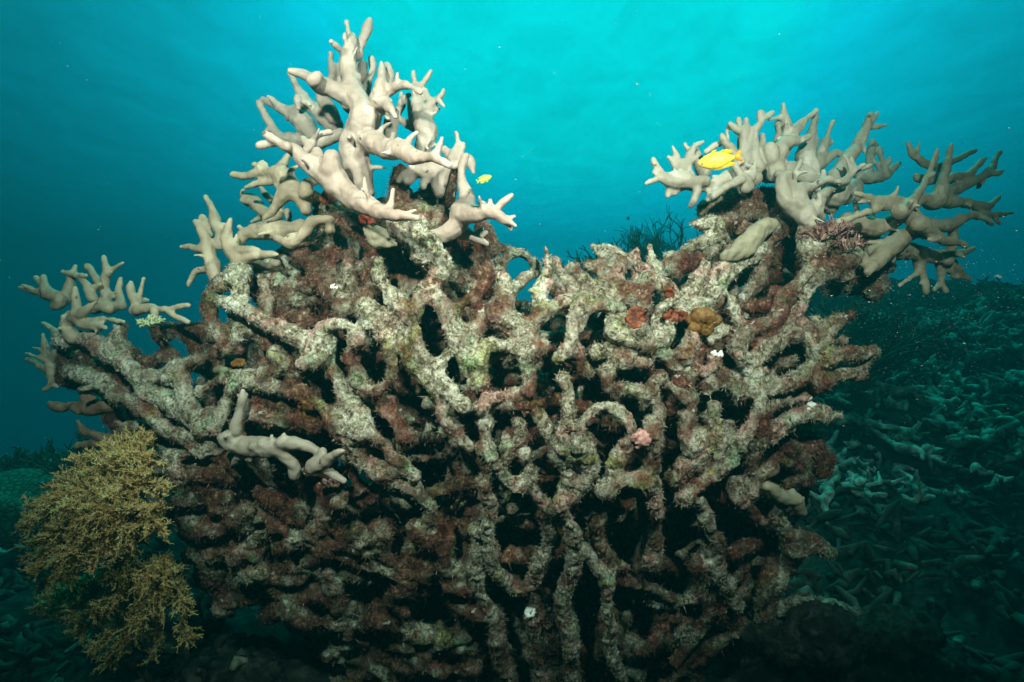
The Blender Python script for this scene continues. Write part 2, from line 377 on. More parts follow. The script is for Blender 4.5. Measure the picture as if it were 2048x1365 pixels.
# ---- the tall living colony
TALL = '''
740,385,11,-.02 722,352,26,-.03 707,300,31,-.04 716,268,30,-.05 729,238,34,-.07 722,210,26,-.05 706,188,27,-.04 702,160,19,-.03 697,128,19,-.02 700,104,16,-.02 704,80,10,-.02 704,72,8
704,85,9 697,62,6 693,44,5
712,112,11 719,95,9 727,78,9 735,55,8 739,42,6
-
702,192,24,-.05 672,184,18,-.09 645,172,17,-.12 627,160,15,-.14 606,149,9,-.17 580,142,6,-.2
625,160,13,-.15 634,154,12,-.15
-
@.12 668,250,20 650,234,19 630,216,14 612,205,12 600,185,10 588,162,6 580,147,5
@.12 597,215,6 596,196,6
-
@.17 625,275,16 604,243,21 580,227,13 556,212,9 540,206,7 524,199,6
@.17 606,235,15 595,222,9 586,215,6
@.19 515,204,5 532,232,7 546,258,9 562,274,10 585,278,13 608,282,14
-
@.10 668,236,15 655,212,14 645,190,12 664,160,10 664,132,7 661,108,5
@.13 677,190,10 677,160,8 680,130,6
@.12 690,205,12 700,215,14
-
@.10 735,215,14 730,186,12 737,162,8 745,142,7 744,117,5
@.12 725,130,9 723,160,11
-
745,228,18,-.03 756,206,19,-.07 760,184,17,-.09 764,156,9,-.08 763,126,5,-.07
768,190,13,-.06 777,164,12,-.04 778,142,9,-.03 774,131,6
-
770,186,13,-.08 792,172,10,-.1 815,172,9,-.12 842,184,5,-.15
758,202,17,-.09 776,211,11,-.13 786,224,8,-.15 791,236,5,-.16
-
@.12 842,345,13 843,312,17 848,284,18 853,265,25 843,238,18 836,210,13 834,188,10 830,168,7 827,144,5
@.12 836,180,9 848,162,6 861,144,5
@.12 850,240,15 857,220,11 862,205,9 854,192,6 852,181,5
@.12 862,204,9 876,198,8 884,189,6 887,180,4
@.12 877,200,6 888,213,4
-
@.16 819,205,6 822,230,7 828,255,8
@.18 795,228,8 803,209,9 802,188,5
@.18 803,206,8 817,190,6
@.06 780,285,11 780,268,14 782,245,14 788,225,10
@.2 800,240,7 820,252,8 832,262,8
-
732,280,27,-.06 755,290,24,-.11 778,301,20,-.15 802,300,21,-.18 830,315,16,-.22 864,313,11,-.25 876,298,7,-.26 885,276,4,-.27
800,288,12,-.18 797,282,9,-.18
866,314,10,-.25 884,323,7,-.27 900,332,4,-.28
-
692,386,24,-.13 664,356,29,-.14 636,336,25,-.15 610,322,18,-.17 592,303,14,-.19 574,294,11,-.21 552,282,8,-.23 529,267,6,-.25
574,294,9,-.21 545,287,6,-.2 518,292,7,-.22
636,330,16,-.15 633,306,11,-.15
662,340,22,-.16 663,318,17,-.17
-
680,372,24,-.13 695,388,24,-.14 720,405,23,-.17 755,422,18,-.21 785,430,13,-.24 815,433,9,-.26 836,437,5,-.27
775,424,11,-.22 782,405,7,-.22 786,380,4,-.22
-
605,308,11,-.08 620,295,10,-.07 630,278,7,-.06 645,268,6,-.06 661,265,6,-.05
605,276,6,-.06 617,290,8,-.07
@.05 640,285,16 660,276,14 680,268,12
-
@.05 878,385,13 877,366,17 884,346,18 865,340,20 840,340,16 817,346,10 796,362,5
@.05 828,350,10 815,362,9
@.05 853,350,9 847,373,6
@.06 852,318,14 864,332,14
-
@.1 908,330,10 902,315,10 890,300,9
@.08 903,317,9 912,298,6 918,284,4
@.1 912,318,10 921,302,6 928,287,4
@.12 912,266,4 915,284,5
@.08 930,318,9 940,325,11 945,340,7 947,346,5
@.08 905,320,8 905,335,7 917,330,4
'''
colony('branching_coral', 'tall pale living coral rising to a two-fingered spire at the upper left', 'coral', TALL, M_live, knobs=0.20, fingers=0.085, rscale=0.93, seed=3)

LEFTMID = '''
@.03 612,420,12 606,398,18 592,385,21 577,374,24 561,350,20 540,345,12 520,345,9 492,352,8 466,349,5
@.02 575,382,20 558,405,12 545,424,8 531,437,5
612,385,16 616,368,13 632,362,7
-
@.03 548,362,7 515,367,6 492,375,4
@.12 560,340,12 572,320,8 580,308,6
@.2 520,336,5 508,330,4
-
@.17 545,445,10 537,432,11 520,417,13 503,400,14 487,393,9 487,381,5
@.17 500,402,9 483,400,5
@.2 545,400,8 530,385,7 520,372,5
@.22 560,420,10 552,400,8
@.17 575,425,8 578,445,5
@.19 525,432,6 502,444,4
-
@.08 600,458,18 585,460,18 552,461,19 515,462,18 492,470,14 481,484,10
@.08 490,465,8 478,454,5
@.12 540,440,15 555,432,10
-
@.02 660,440,9 640,441,11 622,448,12 606,470,12 580,487,11 556,476,9
@.02 660,445,9 661,460,11
'''
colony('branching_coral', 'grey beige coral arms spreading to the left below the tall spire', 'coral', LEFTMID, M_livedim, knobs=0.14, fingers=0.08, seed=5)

SMALLLEFT = '''
@.05 430,556,13 426,535,17 419,510,12 413,485,13 398,452,7 390,444,4
@.05 412,500,10 385,495,7 363,495,4
@.05 420,537,12 395,543,7 384,555,5 377,571,4
-
@.07 440,490,10 440,466,11 432,447,11 426,420,7 420,408,6 412,395,4
@.07 415,470,11 410,444,8 405,437,6
-
467,538,12 479,522,14 466,502,17 452,478,11 457,458,8 462,440,5
475,502,12 500,501,8 515,499,5
480,524,13 500,515,11 525,510,8 555,509,5
-
@.1 500,525,9 520,530,8 538,533,6
@.12 545,525,8 555,527,8
'''
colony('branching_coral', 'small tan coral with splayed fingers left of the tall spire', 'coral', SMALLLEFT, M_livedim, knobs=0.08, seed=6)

RIGHTSIDE = '''
862,470,8 880,468,13 897,464,17 917,447,21 926,420,23 934,396,18 927,374,13 923,350,9 929,322,10 931,315,8
890,468,13 888,478,8
-
925,428,21,-.03 955,427,19,-.07 982,425,13,-.1 1010,440,10,-.12 1031,452,5,-.14
988,422,9,-.1 1000,410,6,-.11 1024,390,4,-.12
984,420,6,-.1 980,402,4,-.1
1010,436,7,-.12 1030,434,4,-.13
1016,444,7,-.12 1022,459,4,-.12
-
@.03 925,465,16 940,472,12 953,474,8 972,466,4
@.03 945,474,8 960,481,6 975,490,4
@.08 960,405,6 968,408,5
'''
colony('branching_coral', 'pale pinkish coral with a forked hand-like arm reaching right into open water', 'coral', RIGHTSIDE, M_live, knobs=0.12, seed=8)

RIGHT = '''
@.02 1410,362,12 1380,364,14 1352,360,19 1327,357,11 1315,336,7 1306,319,4
@.02 1315,337,6 1308,345,5
@.02 1325,356,8 1310,360,6 1292,367,4
@.02 1345,370,12 1342,380,9 1335,392,5
-
@.03 1362,352,15 1356,322,8 1345,294,4
@.03 1368,345,12 1376,318,8 1384,302,6 1391,291,5 1406,284,4
@.03 1381,304,5 1370,290,4
@.03 1352,335,9 1344,322,6 1337,316,4
-
@.08 1408,345,14 1397,320,12 1392,300,7 1389,290,5
-
@-.02 1495,345,12 1478,322,13 1459,296,10 1450,283,8 1444,273,6
@.02 1450,284,6 1432,291,5 1412,304,4
-
@.04 1492,320,15 1488,290,9 1492,263,10 1492,242,6
@.04 1490,262,9 1475,260,8 1460,250,6
@.08 1458,252,5 1453,262,5 1455,280,5
@.15 1486,320,8 1482,300,6 1479,270,5 1477,238,4
-
@.02 1515,335,14 1507,315,15 1510,294,10 1510,270,7
@.04 1510,262,7 1520,245,7 1522,228,6
@.04 1523,243,6 1532,236,5 1546,226,4
@.08 1520,300,8 1525,285,6 1525,272,6
-
@.06 1560,300,13 1570,276,9 1575,256,9 1569,234,7 1566,210,4
@.06 1567,234,5 1550,237,5 1537,241,4
@.08 1557,285,10 1562,265,9 1553,247,5
@.05 1560,310,16 1575,284,14 1590,262,11 1610,240,7 1632,222,4
-
1552,345,20 1552,330,19 1558,306,17 1573,286,14 1592,282,10 1617,274,6
1546,318,17 1540,302,17
1560,312,12 1568,300,11
-
@.09 1622,345,18 1612,318,20 1614,300,20 1621,280,15 1627,256,8 1630,236,8
@.09 1625,295,10 1633,281,6
-
@.16 1632,335,12 1640,318,12 1648,294,10 1655,270,6 1660,255,5 1667,244,4
@.16 1650,296,6 1662,285,4
@.16 1642,332,8 1660,314,9 1672,306,8 1684,308,6
-
@.1 1670,355,18 1678,345,16 1693,323,16 1715,290,12 1732,256,9 1740,232,7
@.1 1738,248,7 1746,238,5 1755,226,4
@.1 1740,256,6 1755,254,4 1774,250,3
-
@-.02 1655,378,11 1675,368,9 1693,360,9 1704,340,8 1702,317,5
@-.02 1706,344,6 1722,338,5 1742,331,4
-
@-.03 1576,352,12 1565,365,13 1572,400,17 1590,425,12
@-.03 1565,360,11 1558,350,9
@-.03 1572,380,11 1584,365,10 1592,346,7 1601,325,6
-
@-.06 1617,444,18 1607,425,23 1596,400,19 1600,378,13 1622,376,8 1641,366,8 1647,345,5
@-.06 1640,366,8 1656,360,6 1680,365,4
@-.05 1618,425,20 1632,412,16 1640,395,10 1655,382,9
@-.08 1638,390,6 1640,410,4
@-.06 1632,428,12 1642,436,8
-
@-.04 1495,372,12 1484,356,10 1474,340,8 1470,330,6
@-.04 1490,360,13 1492,377,10
@-.05 1482,358,9 1465,367,9 1440,382,8 1415,401,5
@-.02 1490,362,9 1506,350,8 1510,326,5
-
@.03 1510,358,16 1480,362,14 1460,352,14 1440,366,12 1407,375,10 1372,374,8 1348,388,4
@.0 1394,377,9 1391,392,7 1383,411,4
-
@.08 1555,345,20 1530,352,18 1582,342,20 1627,362,20 1670,392,24 1680,374,20
@.12 1600,350,18 1640,390,22 1660,412,18
-
@.3 1719,352,10 1738,357,12 1768,350,11 1784,338,8 1799,327,5
@.3 1772,350,9 1765,327,7 1759,299,5
@.32 1735,352,9 1741,312,8 1745,281,5
@.32 1741,300,5 1754,290,4
@.3 1690,390,20 1712,372,16 1715,395,12 1722,400,9
'''
colony('branching_coral', 'bushy grey living coral on the right arm of the reef, behind the yellow fish', 'coral', RIGHT, M_grey, base_off=0.06, knobs=0.14, fingers=0.075, seed=9)

FAN = '''
1850,465,14 1834,447,18 1811,417,16 1788,404,13 1763,407,15 1737,396,8 1711,387,5
1757,412,12 1750,419,10
-
1800,424,16 1817,412,12 1844,376,8 1859,342,6 1866,322,5 1874,301,5
-
@.05 1810,420,16 1840,399,13 1874,402,17 1886,364,12 1895,326,7 1902,291,4
-
@.06 1880,398,14 1913,379,11 1956,359,8 1982,339,7 1990,322,5 1999,306,4
@.08 1887,360,10 1910,354,9 1936,350,7 1955,332,5 1970,317,4
-
@.2 1950,301,4 1913,319,6 1879,333,8 1850,328,9 1826,308,6 1815,284,4
@.2 1835,356,9 1860,362,9 1880,350,8
-
@.06 1876,402,16 1905,404,12 1938,408,10 1974,414,9 1988,404,6 1999,393,4
-
@.04 1830,446,17 1862,450,14 1895,450,13 1936,434,8 1965,431,7 1990,430,6 2024,426,4
@.04 1968,434,7 1984,450,4
@.06 1900,452,10 1907,470,8 1902,498,9 1897,522,10
-
@-.05 1836,448,15 1860,462,13 1887,481,10 1914,484,8 1932,493,5
-
@.1 1753,504,22 1793,500,21 1822,505,17 1865,513,14 1895,518,12 1917,540,8 1942,563,4
@.12 1815,498,9 1850,507,8 1890,506,7 1922,507,6 1947,497,4
-
@.12 1836,518,12 1840,540,9 1848,560,7 1853,584,5
@.12 1838,545,7 1818,558,5 1799,571,4
@.12 1880,520,10 1882,545,8 1882,565,7 1868,580,4
@.12 1882,562,6 1892,583,4
@.12 1895,535,9 1908,553,5 1925,556,4
-
@.04 1836,455,15 1815,470,15 1779,497,18 1747,530,16
@.04 1742,533,14 1735,545,10
@.06 1700,500,16 1722,520,16
@.1 1790,440,16 1755,455,18 1720,450,18 1695,440,16
-
@-.05 1676,446,5 1695,440,6 1713,433,6 1738,424,7
@.2 1790,470,14 1800,480,10 1820,466,8 1840,464,5
'''
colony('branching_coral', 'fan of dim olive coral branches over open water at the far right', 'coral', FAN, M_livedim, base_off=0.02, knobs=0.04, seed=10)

FARLEFT = '''
110,612,10 122,603,13 97,588,12 70,585,7 52,580,5 37,575,4
90,580,10 85,570,7 72,555,4
92,580,10 90,565,7 87,554,5
-
@.03 130,602,12 137,585,12 142,560,10 148,545,6 150,534,4
@.02 185,597,10 174,572,8 157,552,6 140,548,5 125,544,4
@.02 160,552,5 173,552,4
@.02 178,582,8 190,574,6 201,569,4
-
@.08 215,592,11 200,567,9 186,548,7 176,533,8
@.08 207,578,9 210,556,8 213,536,6 207,515,4
@.08 213,545,6 226,538,5 246,526,3
@.08 220,615,13 205,610,14 190,615,14
@.12 245,612,10 237,586,7 241,558,4
-
@.02 270,622,11 272,607,10 262,588,8 261,566,4
@.02 272,606,9 281,588,6 284,572,5 287,558,4
275,620,11 300,616,9 335,619,7 358,614,5 376,611,5
308,620,7 312,636,4
335,621,6 352,634,5 376,644,4
-
@-.03 145,674,16 132,652,12 142,640,12 155,628,14 152,605,8 150,577,4
@-.03 158,632,13 164,646,13 188,652,8 212,656,5
@-.03 160,630,10 174,620,8 191,604,4
@-.01 170,642,9 190,640,6 212,638,6 247,644,4
@-.02 138,632,10 132,660,12
'''
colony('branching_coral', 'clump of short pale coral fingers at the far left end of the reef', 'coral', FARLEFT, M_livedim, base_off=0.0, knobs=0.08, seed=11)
EDGE = '''
@.05 105,752,10 102,735,10 96,718,9 92,697,7 86,670,3
@.05 105,750,9 102,768,6 89,781,3
@.05 103,766,5 116,774,3
-
@.05 96,722,8 77,715,5 52,707,3
@.05 92,706,6 80,700,4 65,695,3
@.05 95,742,8 84,733,7 68,724,6 55,719,4
@.05 112,706,8 106,715,8
@.05 118,668,6 102,657,5 86,646,3
'''
colony('branching_coral', 'thin drooping coral sprig below the far left clump of fingers', 'coral', EDGE, M_livedim, knobs=0.05, seed=12)
BROWN1 = '''
@.06 218,812,15 195,815,15 165,817,15 143,812,8 125,815,10 108,812,9 101,808,6
@.06 190,806,14 170,799,11 182,795,10
'''
colony('stubby_coral', 'lumpy brown coral arm pointing left below the reef edge, upper of two', 'coral', BROWN1, M_brown, knobs=0.2, fingers=0.012, seed=13)
BROWN2 = '''
@.1 240,890,12 215,880,12 190,869,9 166,860,8 160,848,5 156,841,3
@.1 228,890,12 200,888,11 176,890,9 156,892,7
'''
colony('stubby_coral', 'lumpy brown coral arm with a pointed upright tip, just above the feathery soft coral', 'coral', BROWN2, M_brown, knobs=0.2, fingers=0.012, seed=14)
LYING = '''
442,876,9 460,882,19 487,892,21 520,895,21 553,896,19 575,915,14 588,932,13 590,950,13
-
472,862,13 475,840,11 481,818,8 484,797,7 486,783,3
482,798,4 475,789,3
484,797,4 492,790,3
-
490,903,13 472,922,7 461,935,3
505,905,10 500,918,10
-
565,888,14 590,888,12 612,893,12 632,902,9
540,880,6 543,872,4
566,880,6 567,870,3
-
625,932,16,-.02 646,925,14,-.03 665,913,10,-.04 687,901,4,-.05
650,935,11,-.02 672,952,8,-.03 687,963,6,-.04
640,915,9,-.02 646,904,7,-.02
'''
colony('coral_regrowth', 'pale grey live coral lying crosswise on the dead branches, one finger sticking up', 'coral', LYING, M_grey, base_off=-0.05, knobs=0.08, fingers=0.012, seed=15)
colony('coral_sheet', 'smooth olive-beige tissue sheet slanting across a dead branch on the right arm', 'coral', '1453,509,13 1465,508,20 1482,499,23 1507,476,22 1533,454,18 1545,445,10', M_slab, part='tissue', base_off=0.02, disp=((0.07, 0.030, 2), (0.02, 0.006, 1)), flat=((0.1, 0.94, 0.34), 0.5), fingers=0, seed=16)
colony('coral_sheet', 'rounded beige tissue lobe hanging under the tall spire beside the pink knob', 'coral', '733,458,11 745,470,20 762,478,20 775,486,12 790,489,5', M_slab, part='tissue', base_off=-0.08, disp=((0.07, 0.030, 2), (0.02, 0.006, 1)), flat=((0.1, 0.94, 0.34), 0.5), fingers=0, seed=17)
colony('coral_sheet', 'dull beige coral crust with small nubs on the lower right dead branch', 'coral', '''1535,973,10 1562,992,14 1590,1003,15 1602,1022,13
1588,995,8 1585,980,4
1602,1003,7 1607,996,4''', M_slab, part='tissue', base_off=0.0, fingers=0, seed=18)

